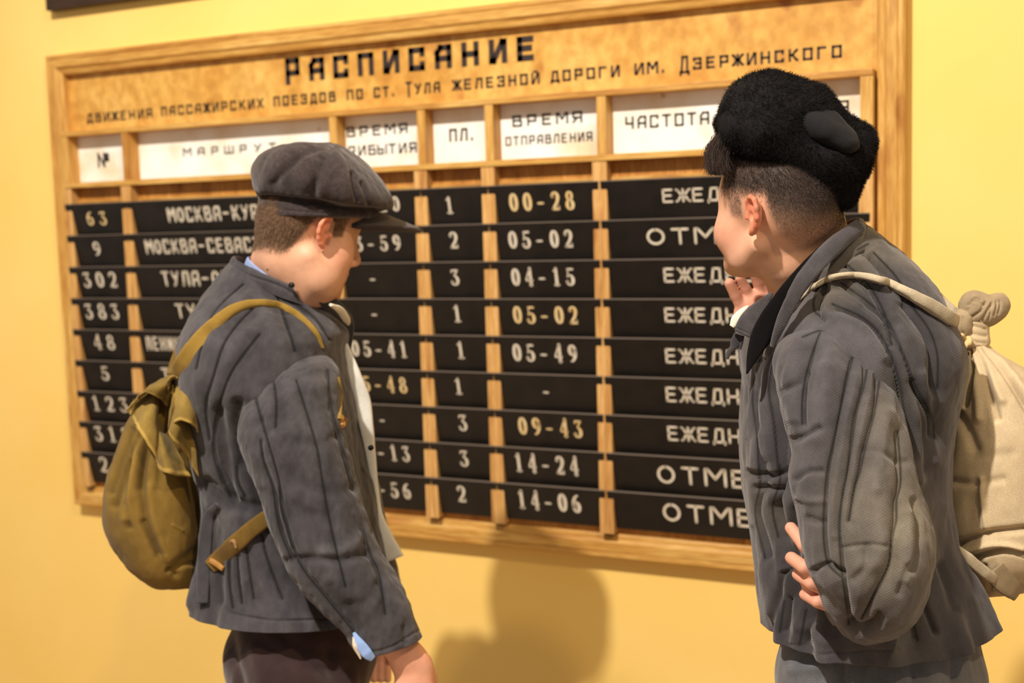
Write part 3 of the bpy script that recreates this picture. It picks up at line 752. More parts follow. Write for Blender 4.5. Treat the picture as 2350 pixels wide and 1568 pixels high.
def head_sdf(S, f, jaw=1.0, cheek=1.0, edx=0.0, low=1.0):
    s = f.s; A = f.ax; f0 = f
    def f(x, y, z): return f0(x, y, z if z > -.03 else -.03+(z+.03)*low)
    def e(c, r, k=.012, neg=False, rot=None):
        ax = A if rot is None else rot@A
        S.ell(f(*c), np.array(r)*s, ax, k*s, neg)
    def c(a, b, ra, rb=None, k=.01, neg=False): S.cap(f(*a), f(*b), ra*s, (rb or ra)*s, k*s, neg)
    e((.006, 0, .038), (.091, .075, .084), .01)
    e((-.030, 0, .010), (.054, .064, .062), .02)                       # occiput
    e((.040, 0, .005), (.056, .064, .075), .02)                        # face block
    e((.040, 0, -.045), (.050, .056*jaw, .052), .02)
    for y in (1, -1):
        c((-.002, .056*jaw*y, -.045), (.030, .050*jaw*y, -.074), .018, .017, .018)
        c((.030, .050*jaw*y, -.074), (.072, .016*y, -.094), .017, .016, .018)
        e((.052, .046*y, -.030), (.030, .022*cheek, .030), .018)       # cheek
        c((.066, .018*y, .030), (.052, .050*y, .026), .011, .010, .012) # brow
    e((.062, 0, -.088), (.022, .024, .020), .015)                      # chin
    e((.080, 0, -.056), (.017, .026, .024), .012)                      # mouth mound
    for y in (1, -1):
        e((.094, .031*y, .010), (.020, .017, .013), .010, True)        # sockets
        e((.070, .031*y, .009), (.0135, .0135, .0125), .003)           # eyeballs with lids
        c((.081, .020*y, .013), (.077, .044*y, .012), .0035, .003, .004)
        c((.081, .020*y, .004), (.077, .043*y, .004), .003, .0025, .004)
    c((.086, 0, .020), (.108, 0, -.022), .0085, .0105, .010)           # nose
    e((.106, 0, -.027), (.012, .011, .010), .006)
    for y in (1, -1): e((.097, .0125*y, -.032), (.011, .0075, .008), .006)
    c((.089, -.017, -.0545), (.089, .017, -.0545), .0055, .0055, .005)
    c((.086, -.016, -.0655), (.086, .016, -.0655), .0060, .0065, .005)
    c((.096, -.024, -.060), (.096, .024, -.060), .0022, .0022, .003, True)
    for y in (1, -1):                                                  # ears
        o = np.array([-.006+edx, .074*y, 0]); t = math.radians(22)*1.0
        def q(x, yy, z): return (o[0]+x*.82, o[1]+y*yy*.9, o[2]+z*.80)
        pts = [(.013, .004, .010), (.010, .009, .026), (.000, .014, .033), (-.012, .017, .029), (-.019, .018, .014), (-.019, .016, -.002), (-.013, .011, -.016), (-.004, .006, -.026)]
        for a, b_ in zip(pts[:-1], pts[1:]): c(q(*a), q(*b_), .0042, .0042, .003)
        e(q(-.005, .006, .004), (.012, .006, .023), .004)
        c(q(-.004, .006, -.024), q(.003, .004, -.031), .0062, .005, .004)
        e(q(.003, .013, -.002), (.0065, .008, .009), .003, True)
        e(q(-.004, .016, .016), (.007, .006, .010), .003, True)
        c(q(.012, .006, -.004), q(.012, .005, .004), .0045, .004, .003)
def finger(S, pts, r0, r1, k=.0025):
    pts = [np.asarray(p) for p in pts]; n = len(pts)-1
    for i in range(n):
        a = r0+(r1-r0)*i/n; b_ = r0+(r1-r0)*(i+1)/n
        S.cap(pts[i], pts[i+1], a, b_, .002 if i else k)
SKIN = np.array(lin((222, 168, 136)))
def tri_add(N_, hair, name, V, F, mat_, parent):
    pass
def scatter(V, F, n, mask):
    """random points with normals on faces whose centre satisfies mask(centre)->weight 0..1"""
    c = V[F].mean(1); fn = face_normals(V, F)
    ar = np.linalg.norm(np.cross(V[F[:, 2]]-V[F[:, 0]], V[F[:, 3 if F.shape[1] == 4 else 2]]-V[F[:, 1]]), axis=1)
    wt = mask(c)*ar; wt = wt/wt.sum(); i = rng.choice(len(F), n, p=wt)
    r = rng.random((n, 2)); a, b_, d = V[F[i, 0]], V[F[i, 1]], V[F[i, 3 if F.shape[1] == 4 else 2]]
    return a+(b_-a)*r[:, :1]+(d-a)*r[:, 1:], fn[i]
def sstep(x, a, b_): t = np.clip((x-a)/(b_-a), 0, 1); return t*t*(3-2*t)

# ================================================================== left person: cap, dark jacket, olive rucksack
HL = Frame(P(698, 533, 2.20), 31, 1, 17, 0, 1.02)
gl = P(655, 1350, 2.27); rootL = empty('person', (gl[0], gl[1], 0), 'person in a grey flat cap and dark quilted jacket, olive rucksack on the back', 'person')
S = SDF(); head_sdf(S, HL, 1.02, 1.15, .014)
S.cap(P(668, 548, 2.22), P(648, 645, 2.26), .058, .070, .02)
S.cap(P(735, 640, 2.18), P(668, 690, 2.23), .040, .05, .03)
S.ell(P(678, 600, 2.20), (.066, .060, .055), HL.ax, .03)
S.cap(P(645, 830, 2.29), P(655, 1350, 2.29), .10, .11, .05)
for y, sh, el, wr, hd in ((0, (665, 880, 2.13), (742, 1170, 2.05), (905, 1470, 2.04), None), (1, (640, 790, 2.46), (720, 1130, 2.50), (840, 1380, 2.48), None)):
    S.cap(P(640, 800, 2.27), P(*sh), .05, .040, .04); S.cap(P(*sh), P(*el), .042, .038, .03); S.cap(P(*el), P(*wr), .038, .027, .02)
# near hand, hanging
S.ell(P(948, 1534, 2.035), (.034, .022, .046), np.stack([RH*.93+ZU*.36, WH, ZU*.93-RH*.36]), .012)
S.ell(P(948, 1590, 2.03), (.036, .020, .034), np.stack([RH*.97+ZU*.2, WH, ZU*.97-RH*.2]), .012)
S.cap(P(905, 1462, 2.04), P(930, 1502, 2.04), .027, .027, .015)
for k, (dx, dd_) in enumerate(((-30, .0), (-8, -.008), (14, -.008), (34, 0))):
    a = P(948+dx*.9, 1612, 2.03+dd_); S_l = (90, 104, 98, 78)[k]
    finger(S, [a, P(952+dx, 1612+S_l*.45, 2.03+dd_), P(950+dx, 1612+S_l*.8, 2.05+dd_), P(944+dx, 1612+S_l, 2.07+dd_)], .0098, .0078)
finger(S, [P(972, 1520, 2.05), P(988, 1560, 2.065), P(992, 1600, 2.07), P(986, 1640, 2.07)], .0145, .009, .008)
# far hand, hidden behind the body
S.ell(P(860, 1430, 2.48), (.036, .02, .045), np.stack([RH, WH, ZU]), .01)
for k in range(4): finger(S, [P(840+k*16, 1470, 2.48), P(842+k*16, 1520, 2.48), P(842+k*16, 1560, 2.46)], .009, .0075)
finger(S, [P(885, 1430, 2.47), P(900, 1480, 2.46), P(898, 1510, 2.46)], .011, .009)
V, F = S.mesh(.0024)
lc = HL.inv(V)
def hairline_L(l):
    x, y, z = l[..., 0], np.abs(l[..., 1]), l[..., 2]
    nape = sstep(z+.0*x, -.060, -.030)*(1-sstep(x+.45*(.02-z), -.018, -.006))
    above = sstep(z+.0*x, .026, .036)*(1-sstep(x, .048, .056))
    burn = sstep(z, .000, .005)*sstep(x, .010, .014)*(1-sstep(x, .046-.15*(.03-z), .050))
    return np.clip(np.maximum(np.maximum(nape, above), burn), 0, 1)
def skin_col(V, lc, hl, hcol, red=.35):
    c = np.ones(V.shape)*SKIN
    x, y, z = lc[:, 0], np.abs(lc[:, 1]), lc[:, 2]
    hd = (z > -.16) & (np.abs(x) < .16) & (y < .12)
    ear = np.where(hd & (y > .0765) & (x < .02) & (x > -.04) & (np.abs(z) < .045), 1.0, 0.0)*sstep(y, .0765, .083)
    c = c*(1-ear[:, None]*red)+np.array(lin((228, 112, 78)))*ear[:, None]*red
    ck = np.where(hd, np.exp(-((x-.05)**2+(z+.035)**2)/.0007), 0)*.28
    c = c*(1-ck[:, None])+np.array(lin((214, 120, 100)))*ck[:, None]
    beard = np.where(hd, sstep(x, .0, .02)*sstep(-z, .035, .06)*sstep(z, -.13, -.10), 0)*.16
    c = c*(1-beard[:, None])+np.array(lin((130, 100, 84)))*beard[:, None]
    m = np.where(hd, hl(lc), 0)[:, None]
    return c*(1-m)+np.array(hcol)*m
cL = skin_col(V, lc, hairline_L, np.array(lin((146, 110, 82))), .55)
handm = (pix(V)[:, 1] > 1440); cL[handm] = cL[handm]*np.array([1.0, .90, .92])
bodyL = child('body', npmesh('body', V, F, True, cL), M_skin, rootL)
pts, nr = scatter(V, F, 26000, lambda c: np.where((HL.inv(c)[:, 2] < .052) & (HL.inv(c)[:, 2] > -.09), hairline_L(HL.inv(c)), 0)**1.5*(np.abs(HL.inv(c)[:, 1]) < .0785))
flow = -HL.ax[2]*.9-HL.ax[0]*.5
hv, hf = strands(pts-nr*.0005, nr*.16+flow*.9, .004+.004*rng.random(len(pts)), .0005, 2, None, .18)
child('hair', npmesh('hair', hv, hf, False), M_hair_l, rootL)

# ---- jacket of the left person
JL = lin((72, 68, 71))
torsoL = [(446, 1366, 912, 1372, 2.27, .205, .19), (452, 1300, 905, 1310, 2.27, .19, .18), (464, 1210, 880, 1210, 2.27, .18, .18), (466, 1130, 868, 1130, 2.27, .185, .18),
          (452, 1050, 846, 1050, 2.27, .19, .19), (436, 950, 826, 950, 2.27, .205, .195), (421, 860, 806, 870, 2.27, .228, .2), (426, 790, 796, 805, 2.27, .226, .2),
          (441, 735, 800, 760, 2.27, .205, .19), (463, 688, 782, 728, 2.265, .168, .16), (492, 645, 766, 712, 2.25, .118, .12), (520, 616, 752, 700, 2.235, .088, .09), (533, 604, 742, 694, 2.225, .076, .078)]
sL = [[(557, 653), (518, 688), (486, 728), (464, 789), (450, 846)], [(579, 710), (543, 746), (511, 796), (489, 864), (471, 931), (480, 1010)],
      [(595, 767), (564, 806), (532, 853), (511, 903), (493, 971), (489, 1042), (510, 1110)], [(625, 646), (650, 721), (668, 774), (677, 806)],
      [(650, 678), (721, 728), (757, 781)], [(542, 1070), (545, 1106), (562, 1139)], [(499, 1070), (512, 1100), (529, 1139)], [(565, 1261), (573, 1314), (582, 1374)],
      [(601, 1228), (611, 1275), (631, 1331), (648, 1374)], [(545, 1278), (548, 1330), (555, 1384)], [(524, 1290), (526, 1340), (534, 1395)]]
wrL = [([(500, 950), (512, 1040), (522, 1150)], .010, 16), ([(545, 930), (548, 1000), (560, 1070)], .012, 15), ([(470, 1110), (520, 1150), (600, 1170)], .010, 14),
       ([(480, 1180), (490, 1300), (500, 1380)], .008, 14), ([(530, 1190), (548, 1250), (560, 1330)], -.005, 16), ([(640, 1200), (670, 1330), (740, 1420)], .006, 20),
       ([(455, 740), (520, 700), (600, 690)], -.004, 20), ([(440, 1330), (450, 1385)], -.010, 16), ([(520, 1395), (540, 1410), (640, 1425), (760, 1420)], .003, 3), ([(850, 900), (862, 1050)], .006, 14),
       ([(820, 980), (840, 1100), (850, 1200)], .006, 18), ([(570, 1040), (590, 1130), (620, 1210)], .012, 16)]
def hemwave(V2, n):
    s = np.linspace(0, 1, V2.shape[0])[:, None]; th = np.linspace(0, 2*np.pi, V2.shape[1], endpoint=False)[None, :]
    a = np.exp(-s*9)*(.006*np.sin(th*9+1)+.004*np.sin(th*17))
    return V2+n*a[..., None]
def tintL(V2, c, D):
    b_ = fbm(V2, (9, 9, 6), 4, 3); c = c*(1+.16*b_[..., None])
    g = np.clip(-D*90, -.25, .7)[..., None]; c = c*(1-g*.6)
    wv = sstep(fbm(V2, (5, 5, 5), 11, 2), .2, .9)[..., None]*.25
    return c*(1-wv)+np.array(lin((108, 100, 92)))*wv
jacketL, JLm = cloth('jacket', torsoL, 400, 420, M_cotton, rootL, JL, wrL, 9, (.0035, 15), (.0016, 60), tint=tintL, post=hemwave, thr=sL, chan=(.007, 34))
sleeveL_r = [(652, 842, 722, 814, 2.13, .045, .05), (600, 878, 752, 822, 2.12, .070, .07), (560, 922, 774, 856, 2.10, .080, .08), (547, 980, 781, 925, 2.075, .082, .08), (553, 1030, 788, 985, 2.055, .078, .075),
             (577, 1088, 802, 1045, 2.05, .074, .07), (598, 1142, 818, 1108, 2.045, .072, .07), (612, 1192, 834, 1165, 2.04, .070, .066), (635, 1245, 852, 1220, 2.035, .069, .064),
             (662, 1303, 880, 1285, 2.03, .068, .062), (700, 1357, 912, 1330, 2.03, .064, .058), (742, 1403, 936, 1378, 2.03, .058, .054), (788, 1448, 956, 1426, 2.03, .050, .048), (822, 1496, 970, 1460, 2.03, .044, .044)]
ssL = [[(620, 853), (629, 881), (634, 930), (632, 980)], [(582, 899), (600, 964), (618, 1024), (632, 1071), (641, 1113), (644, 1159), (658, 1209), (674, 1265), (697, 1308), (717, 1334), (747, 1370), (812, 1450)],
       [(680, 874), (700, 935), (714, 981), (729, 1035), (739, 1096), (750, 1162), (767, 1242), (793, 1347)], [(833, 1215), (852, 1278), (869, 1314), (884, 1410)],
       [(597, 1010), (605, 1060), (625, 1116), (634, 1175), (644, 1222), (668, 1281)], [(752, 850), (762, 940), (790, 1040), (812, 1120)]]
wsL = [([(655, 1290), (720, 1282), (780, 1285), (850, 1268)], .006, 10), ([(560, 985), (600, 960), (640, 955)], .003, 12), ([(760, 880), (700, 890), (640, 905)], -.003, 18),
       ([(660, 1010), (720, 1020), (780, 1000)], .0025, 16), ([(700, 1110), (760, 1130), (810, 1120)], .003, 14), ([(760, 1350), (800, 1400), (830, 1440)], .005, 14), ([(600, 1130), (650, 1150), (720, 1180)], .003, 12),
       ([(830, 1230), (800, 1260), (740, 1270)], -.004, 14), ([(870, 1340), (840, 1380), (790, 1395)], .004, 12), ([(925, 1440), (930, 1475)], .004, 6), ([(640, 900), (650, 1000), (668, 1100)], .003, 20),
       ([(840, 1500), (900, 1485), (962, 1445)], .002, 4)]
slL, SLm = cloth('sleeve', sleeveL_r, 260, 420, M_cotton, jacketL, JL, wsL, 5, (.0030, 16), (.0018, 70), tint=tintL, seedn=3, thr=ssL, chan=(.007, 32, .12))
sleeveF = [(640, 800, 740, 790, 2.46, .07, .05), (610, 880, 750, 860, 2.49, .08, .07), (600, 980, 760, 960, 2.50, .08, .07), (630, 1100, 780, 1080, 2.51, .07, .07), (690, 1250, 830, 1230, 2.50, .065, .06), (770, 1380, 870, 1360, 2.49, .05, .05), (795, 1412, 890, 1395, 2.49, .045, .045)]
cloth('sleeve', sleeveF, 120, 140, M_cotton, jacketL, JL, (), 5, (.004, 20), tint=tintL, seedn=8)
# collar: closed band, outer and inner wall
def band(name, ro, thick, h0, h1, mat_, parent, base, N=300, lines=(), tint=None):
    (Lx, Ly, Rx, Ry, d, bn, bf), (Lx2, Ly2, Rx2, Ry2, d2, bn2, bf2) = ro
    tp = thick*FPX/d
    rings = [ro[0], ((Lx+Lx2)/2-1, (Ly+Ly2)/2, (Rx+Rx2)/2+1, (Ry+Ry2)/2, (d+d2)/2, (bn+bn2)/2+.001, (bf+bf2)/2+.001), ro[1], (Lx2+tp*.5, Ly2-2, Rx2-tp*.5, Ry2-2, d2, bn2-thick*.5, bf2-thick*.5),
             (Lx2+tp, Ly2+1, Rx2-tp, Ry2+1, d2, bn2-thick, bf2-thick), (Lx+tp, Ly, Rx-tp, Ry, d, bn-thick, bf-thick)]
    return cloth(name, rings, N, 60, mat_, parent, base, lines, 0, (.002, 20), (.0008, 70), p=2.0, caps=(False, False), tint=tint)
band('collar', ((524, 622, 756, 712, 2.232, .088, .09), (534, 590, 738, 676, 2.22, .074, .078)), .006, 0, 0, M_cotton, jacketL, JL, lines=[([(517, 618), (640, 655), (700, 694), (745, 722)], .003, 3), ([(535, 600), (640, 640), (735, 695)], .0015, 2.5)], tint=tintL)
treeL = [bvh(JLm), bvh(SLm)]
def disc_obj(name, c, r, th, mat_, parent, nrm=None):
    nrm = -CF if nrm is None else nrm; nrm = nrm/np.linalg.norm(nrm)
    prof_ = [(0, th), (r*.55, th), (r*.62, th*.6), (r*.78, th*.6), (r*.85, th), (r, th*.6), (r, -th)]
    u = np.cross(nrm, ZU); u /= np.linalg.norm(u); v = np.cross(nrm, u); N = 24; t = np.linspace(0, 2*np.pi, N, endpoint=False)
    V = np.array([[c+u*a*math.cos(x)+v*a*math.sin(x)+nrm*b_ for x in t] for a, b_ in prof_[1:]])
    Vv, F = capped(V); return child(name, npmesh(name, Vv, F, True), mat_, parent)
disc_obj('button', P(669, 655, 2.141), .0055, .002, M_metal, jacketL)
# open front: lapel flap, fleecy lining, tails
ribbon_on('lapel', [], [(738, 684), (762, 702), (782, 728), (796, 752), (798, 800)], [26, 40, 46, 34, 16], .006, M_cotton, jacketL, np.array(JL)*.8, dd=[2.17, 2.2, 2.23, 2.26, 2.28])
ribbon_on('lining', [], [(758, 700), (780, 712), (796, 735), (800, 744)], [6, 18, 16, 4], .008, M_liner, jacketL, lin((226, 214, 190)), dd=[2.15, 2.18, 2.21, 2.22])
ribbon_on('lining', [], [(794, 790), (812, 860), (830, 920), (842, 985), (850, 1040), (860, 1110), (870, 1180), (886, 1235), (905, 1283)], [8, 32, 40, 32, 24, 16, 16, 34, 46], .012, M_liner, jacketL, lin((222, 218, 208)), dd=[2.25, 2.24, 2.25, 2.25, 2.26, 2.26, 2.26, 2.25, 2.25])
disc_obj('button', P(851, 1028, 2.17), .005, .004, M_metal, jacketL)
# half belt tab at the back
ribbon_on('belt_tab', treeL, [(498, 1158), (478, 1190), (470, 1260), (466, 1330), (464, 1385)], [12, 26, 30, 28, 26], .004, M_cotton, jacketL, np.array(JL)*.9, off=.012, default=2.12, lines=[([(484, 1190), (476, 1260), (474, 1380)], .001, 2)])
# blue shirt collar and cuff
cloth('shirt_collar', [(560, 618, 735, 700, 2.225, .069, .072), (568, 592, 726, 690, 2.218, .064, .07), (572, 592, 722, 692, 2.218, .060, .066), (565, 620, 730, 702, 2.225, .064, .068)], 160, 24, M_canvas, rootL, lin((150, 165, 205)), p=2.0, caps=(False, False), noise=(.0008, 20))
ribbon_on('shirt_cuff', [], [(812, 1452), (826, 1478), (842, 1500), (856, 1512)], [6, 22, 26, 16], .006, M_canvas, rootL, lin((150, 176, 226)), dd=[1.985, 1.98, 1.98, 1.985])
ribbon_on('cuff_lining', [], [(811, 1462), (816, 1484), (828, 1512)], [4, 12, 5], .006, M_liner, slL, lin((220, 200, 176)), dd=[1.984, 1.98, 1.984])
# ---- trousers and boots
def legs(name, root, hip, legs_, h, mat_, base, lines, bd=WH):
    S = SDF()
    S.ell(hip[0], hip[1], np.stack([RH, WH, ZU]), .04); S.ell(hip[0]+ZU*.12, hip[2], np.stack([RH, WH, ZU]), .05)
    for a, k_, an in legs_:
        S.cap(a, k_, hip[3], .078, .05); S.cap(k_, an, .078, .075, .04)
    V, F = S.mesh(h, 2); n = vert_normals(V, F)
    D = carve(V, n, lines)+.005*fbm(V, (16, 16, 5), 2, 3)
    V = V+n*D[:, None]; c = np.ones(V.shape)*np.array(base)*(1+.12*fbm(V, (8, 8, 8), 6, 2)[:, None])
    return child(name, npmesh(name, V, F, True, c), mat_, root)
def world_at(px, py, d, z=None):
    p = P(px, py, d)
    if z is not None: p = np.array([p[0], p[1], z])
    return p
def down(p, z, dx=0, dy=0): return np.array([p[0]+dx, p[1]+dy, z])
hz = P(690, 1500, 2.24)
trouL = legs('trousers', rootL, (hz, (.145, .150, .11), (.11, .12, .10), .105), [(hz-WH*.075-ZU*.08-RH*.005, down(hz-WH*.085, .46), down(hz-WH*.09-RH*.01, .10)), (hz+WH*.075-ZU*.08+RH*.01, down(hz+WH*.085+RH*.05, .46), down(hz+WH*.09+RH*.06, .10))], .005, M_wool,
             lin((58, 42, 42)), [([(500, 1400), (520, 1460), (548, 1568)], .010, 16), ([(540, 1400), (600, 1480), (700, 1530), (800, 1540)], .008, 20), ([(560, 1430), (590, 1500), (600, 1568)], -.006, 18), ([(620, 1440), (700, 1490), (820, 1500)], .006, 16), ([(760, 1500), (780, 1568)], .006, 18)])
def boot(root, at, fdir, name='boot'):
    S = SDF(); f = fdir/np.linalg.norm(fdir); s_ = np.cross(ZU, f); A = np.stack([f, s_, ZU])
    S.cap(at+ZU*.34, at+ZU*.10, .062, .052, .02); S.ell(at+f*.01+ZU*.055, (.075, .042, .055), A, .03); S.ell(at+f*.13+ZU*.04, (.085, .048, .040), A, .04)
    S.ell(at+f*.075-ZU*.03, (.20, .12, .034), A, .004, True)
    V, F = S.mesh(.004, 2); b_ = child(name, npmesh(name, V, F), M_leather, root)
    so = SDF(); so.ell(at+f*.13+ZU*.012, (.092, .052, .012), A, .02); so.ell(at-f*.005+ZU*.012, (.065, .042, .012), A, .03); so.cap(at+ZU*.012, at+f*.1+ZU*.012, .012, .012, .03)
    V, F = so.mesh(.004, 1); V[:, 2] = np.maximum(V[:, 2], 0.0005); child('sole', npmesh('sole', V, F), M_leather, b_)
fL = HL.ax[0].copy(); fL[2] = 0
boot(rootL, down(hz-WH*.09-RH*.01, 0), fL); boot(rootL, down(hz+WH*.09+RH*.06, 0), fL)

# ---- flat cap
CAPC = lin((60, 50, 49))
capR = [(596, 494, 846, 503, 2.205, .086, .088), (590, 491, 858, 501, 2.20, .091, .093), (592, 462, 868, 486, 2.20, .092, .094), (592, 452, 880, 482, 2.20, .096, .10), (584, 432, 900, 478, 2.20, .112, .115),
        (579, 405, 896, 450, 2.20, .124, .124), (582, 380, 872, 412, 2.20, .124, .122), (599, 355, 838, 374, 2.20, .112, .112), (634, 338, 802, 349, 2.20, .088, .09), (690, 328, 774, 333, 2.20, .045, .05), (724, 327, 752, 329, 2.20, .012, .012)]
capl = [([(600, 452), (700, 464), (790, 480), (880, 488)], .008, 5), ([(775, 330), (752, 352), (735, 395), (715, 440)], .007, 10), ([(768, 334), (700, 352), (650, 396), (630, 420)], .005, 9), ([(735, 360), (724, 400), (722, 452)], .004, 8),
        ([(806, 400), (812, 430), (820, 462)], .006, 6), ([(830, 420), (840, 448), (846, 470)], .0055, 5), ([(760, 350), (790, 400), (800, 450)], -.006, 20), ([(660, 350), (620, 390), (600, 430)], -.004, 20), ([(600, 476), (720, 488), (840, 492)], .0015, 2.5), ([(850, 370), (880, 430), (890, 470)], -.003, 14)]
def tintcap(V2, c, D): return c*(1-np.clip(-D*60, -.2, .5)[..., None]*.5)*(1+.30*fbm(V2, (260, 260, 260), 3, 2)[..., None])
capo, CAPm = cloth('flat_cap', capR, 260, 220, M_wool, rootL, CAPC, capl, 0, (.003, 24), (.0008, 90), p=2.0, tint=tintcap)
# visor: thin curved plate
Nn, Mm = 40, 26; Vg = np.zeros((2, Mm, Nn, 3))
for s_ in (0, 1):
    for i in range(Mm):
        for j in range(Nn):
            a = math.radians(-74+148*j/(Nn-1)); t = i/(Mm-1)
            r0x, r0y = .088, .078
            ext = .098*max(0, math.cos(a*1.15))**.8*t
            x = r0x*math.cos(a)+ext*math.cos(a*.6); y = r0y*math.sin(a)+ext*math.sin(a*.5)
            z = .075-.04*ext-.6*ext*ext-.062*(1-math.cos(a))-(.007 if s_ else 0)
            Vg[s_, i, j] = HL(x+.030, y, z)
ring = np.concatenate([Vg[0], Vg[1][::-1]], 0)              # wrap top then underside
Vr = ring.transpose(1, 0, 2); Vr = flip_if(Vr); Vv, Ff = capped(Vr)
cc = np.ones(Vv.shape)*np.array(CAPC)*(1+.10*fbm(Vv, (120, 120, 120), 3, 2)[:, None])
child('visor', npmesh('visor', Vv, Ff, True, cc), M_wool, capo)
# ---- olive rucksack on the left person's back
gb = P(360, 1325, 2.27); OLV = lin((124, 96, 42))
sackL = empty('rucksack', (gb[0], gb[1], gb[2]), 'olive drab cloth rucksack with a frilled drawn mouth, worn by the person in the cap', 'backpack')
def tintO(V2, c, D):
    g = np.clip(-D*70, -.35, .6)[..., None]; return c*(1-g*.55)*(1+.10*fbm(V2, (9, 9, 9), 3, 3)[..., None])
rk = [(392, 1330, 470, 1338, 2.26, .05, .05), (345, 1318, 478, 1325, 2.26, .085, .08), (292, 1268, 482, 1290, 2.26, .115, .11), (256, 1210, 484, 1220, 2.26, .13, .13), (248, 1150, 482, 1160, 2.26, .132, .13),
      (258, 1080, 478, 1090, 2.26, .125, .12), (280, 1010, 470, 1010, 2.26, .11, .11), (310, 940, 462, 940, 2.26, .085, .09), (345, 890, 452, 885, 2.26, .055, .06), (385, 862, 440, 850, 2.26, .025, .03)]
fl = [([(322, 985), (290, 1060), (262, 1160)], .010, 9), ([(300, 985), (272, 1060), (252, 1130)], .008, 7), ([(335, 1000), (325, 1090), (335, 1180), (365, 1270)], .009, 10), ([(345, 1010), (330, 1060), (322, 1120)], .008, 8),
      ([(310, 1010), (300, 1100), (290, 1190)], -.007, 12), ([(295, 1060), (288, 1140), (296, 1210)], .007, 7), ([(370, 1060), (362, 1120)], .004, 12), ([(330, 1200), (370, 1280), (400, 1318)], .006, 8), ([(345, 1120), (350, 1200), (390, 1300)], -.004, 14),
      ([(400, 1295), (430, 1275), (455, 1260)], .006, 9), ([(385, 1310), (420, 1296), (455, 1292)], .005, 6), ([(420, 1040), (425, 1100)], .003, 14), ([(395, 1205), (415, 1218)], -.002, 3), ([(440, 1120), (452, 1200), (440, 1280)], .004, 14),
      ([(380, 1000), (376, 1060)], .005, 9), ([(360, 960), (352, 1030)], -.005, 9)]
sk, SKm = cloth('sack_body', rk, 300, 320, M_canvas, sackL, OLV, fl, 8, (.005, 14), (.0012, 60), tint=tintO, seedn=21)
def ruffle(name, pl_top, pl_bot, d_top, d_bot, waves, amp, parent, base, thick=.003, M_=150, K=36, tuck=0.0):
    """frilled cloth between a gathered edge and a free wavy edge (pixel polylines), folding in depth"""
    a = crom(np.array(pl_top, float), M_); b_ = crom(np.array(pl_bot, float), M_); da = crom(np.array(d_top, float)[:, None], M_)[:, 0]; db = crom(np.array(d_bot, float)[:, None], M_)[:, 0]
    V = np.zeros((M_, K, 3)); s = np.linspace(0, 1, M_)
    for j in range(K):
        t = j/(K-1); q = a*(1-t)+b_*t; wv = amp*t**1.2*np.sin(2*np.pi*(waves*s+.15*np.sin(s*7)))
        bulge = .030*math.sin(math.pi*min(1, t*1.0))*.8
        d = da*(1-t)+db*t+wv-bulge+tuck*t**3
        V[:, j] = [P(x, y, dd_) for (x, y), dd_ in zip(q, d)]
    V += .002*np.stack([fbm(V, (45, 45, 45), i, 2) for i in range(3)], -1)
    du = np.gradient(V, axis=0); dv = np.gradient(V, axis=1); n = np.cross(du, dv); n /= np.linalg.norm(n, axis=-1, keepdims=True)+1e-9
    prof = np.concatenate([V+n*thick/2, (V-n*thick/2)[:, ::-1]], 1); prof = flip_if(prof)
    c = np.ones(prof.shape)*np.array(base)*(1+.12*fbm(prof, (30, 30, 30), 5, 2)[..., None])
    edge = np.zeros(2*K); edge[K-3:K+3] = 1
    if (prof[0, K-1]-prof[0, K]).dot(prof[0, K-1]-prof[0, K]) > 1e-4: edge[:] = 0
    c = c*(1+.75*edge[None, :, None])
    Vv, F = capped(prof); cc = c.reshape(-1, 3); cc = np.concatenate([cc, np.repeat(cc[-1:], len(Vv)-len(cc), 0)])
    return child(name, npmesh(name, Vv, F, True, cc), M_canvas, parent)
FR = np.array(lin((134, 108, 52)))
# gathered mouth: outer frill, folded inner rolls
ruffle('frill', [(392, 860), (378, 876), (366, 896), (352, 905), (340, 915)], [(292, 940), (318, 985), (352, 1040), (372, 1082), (440, 1096)], [2.22, 2.20, 2.19, 2.20, 2.22], [2.17, 2.13, 2.11, 2.11, 2.13], 2.2, .014, sackL, FR)
ruffle('frill', [(402, 852), (412, 864), (418, 880), (424, 900), (428, 920)], [(392, 948), (386, 985), (398, 1012), (420, 1034), (458, 1094)], [2.17, 2.16, 2.15, 2.15, 2.16], [2.12, 2.10, 2.09, 2.10, 2.13], 1.6, .010, sackL, FR*.9)
ruffle('frill', [(408, 850), (426, 856), (438, 868), (444, 900), (448, 930)], [(384, 1000), (400, 974), (424, 968), (452, 984), (466, 1020)], [2.15, 2.15, 2.15, 2.16, 2.18], [2.09, 2.085, 2.08, 2.09, 2.12], 1.5, .012, sackL, FR*1.05)
ruffle('frill', [(404, 850), (398, 856), (388, 862), (370, 872), (345, 886)], [(384, 934), (362, 912), (336, 902), (312, 915), (290, 944)], [2.18, 2.17, 2.17, 2.18, 2.20], [2.15, 2.13, 2.13, 2.14, 2.17], 1.7, .010, sackL, FR*.85)
ruffle('frill', [(392, 862), (396, 866), (400, 868), (404, 866), (410, 862)], [(386, 900), (384, 880), (394, 862), (408, 866), (412, 880)], [2.15]*5, [2.13, 2.12, 2.115, 2.12, 2.13], 2, .004, sackL, FR*1.1)
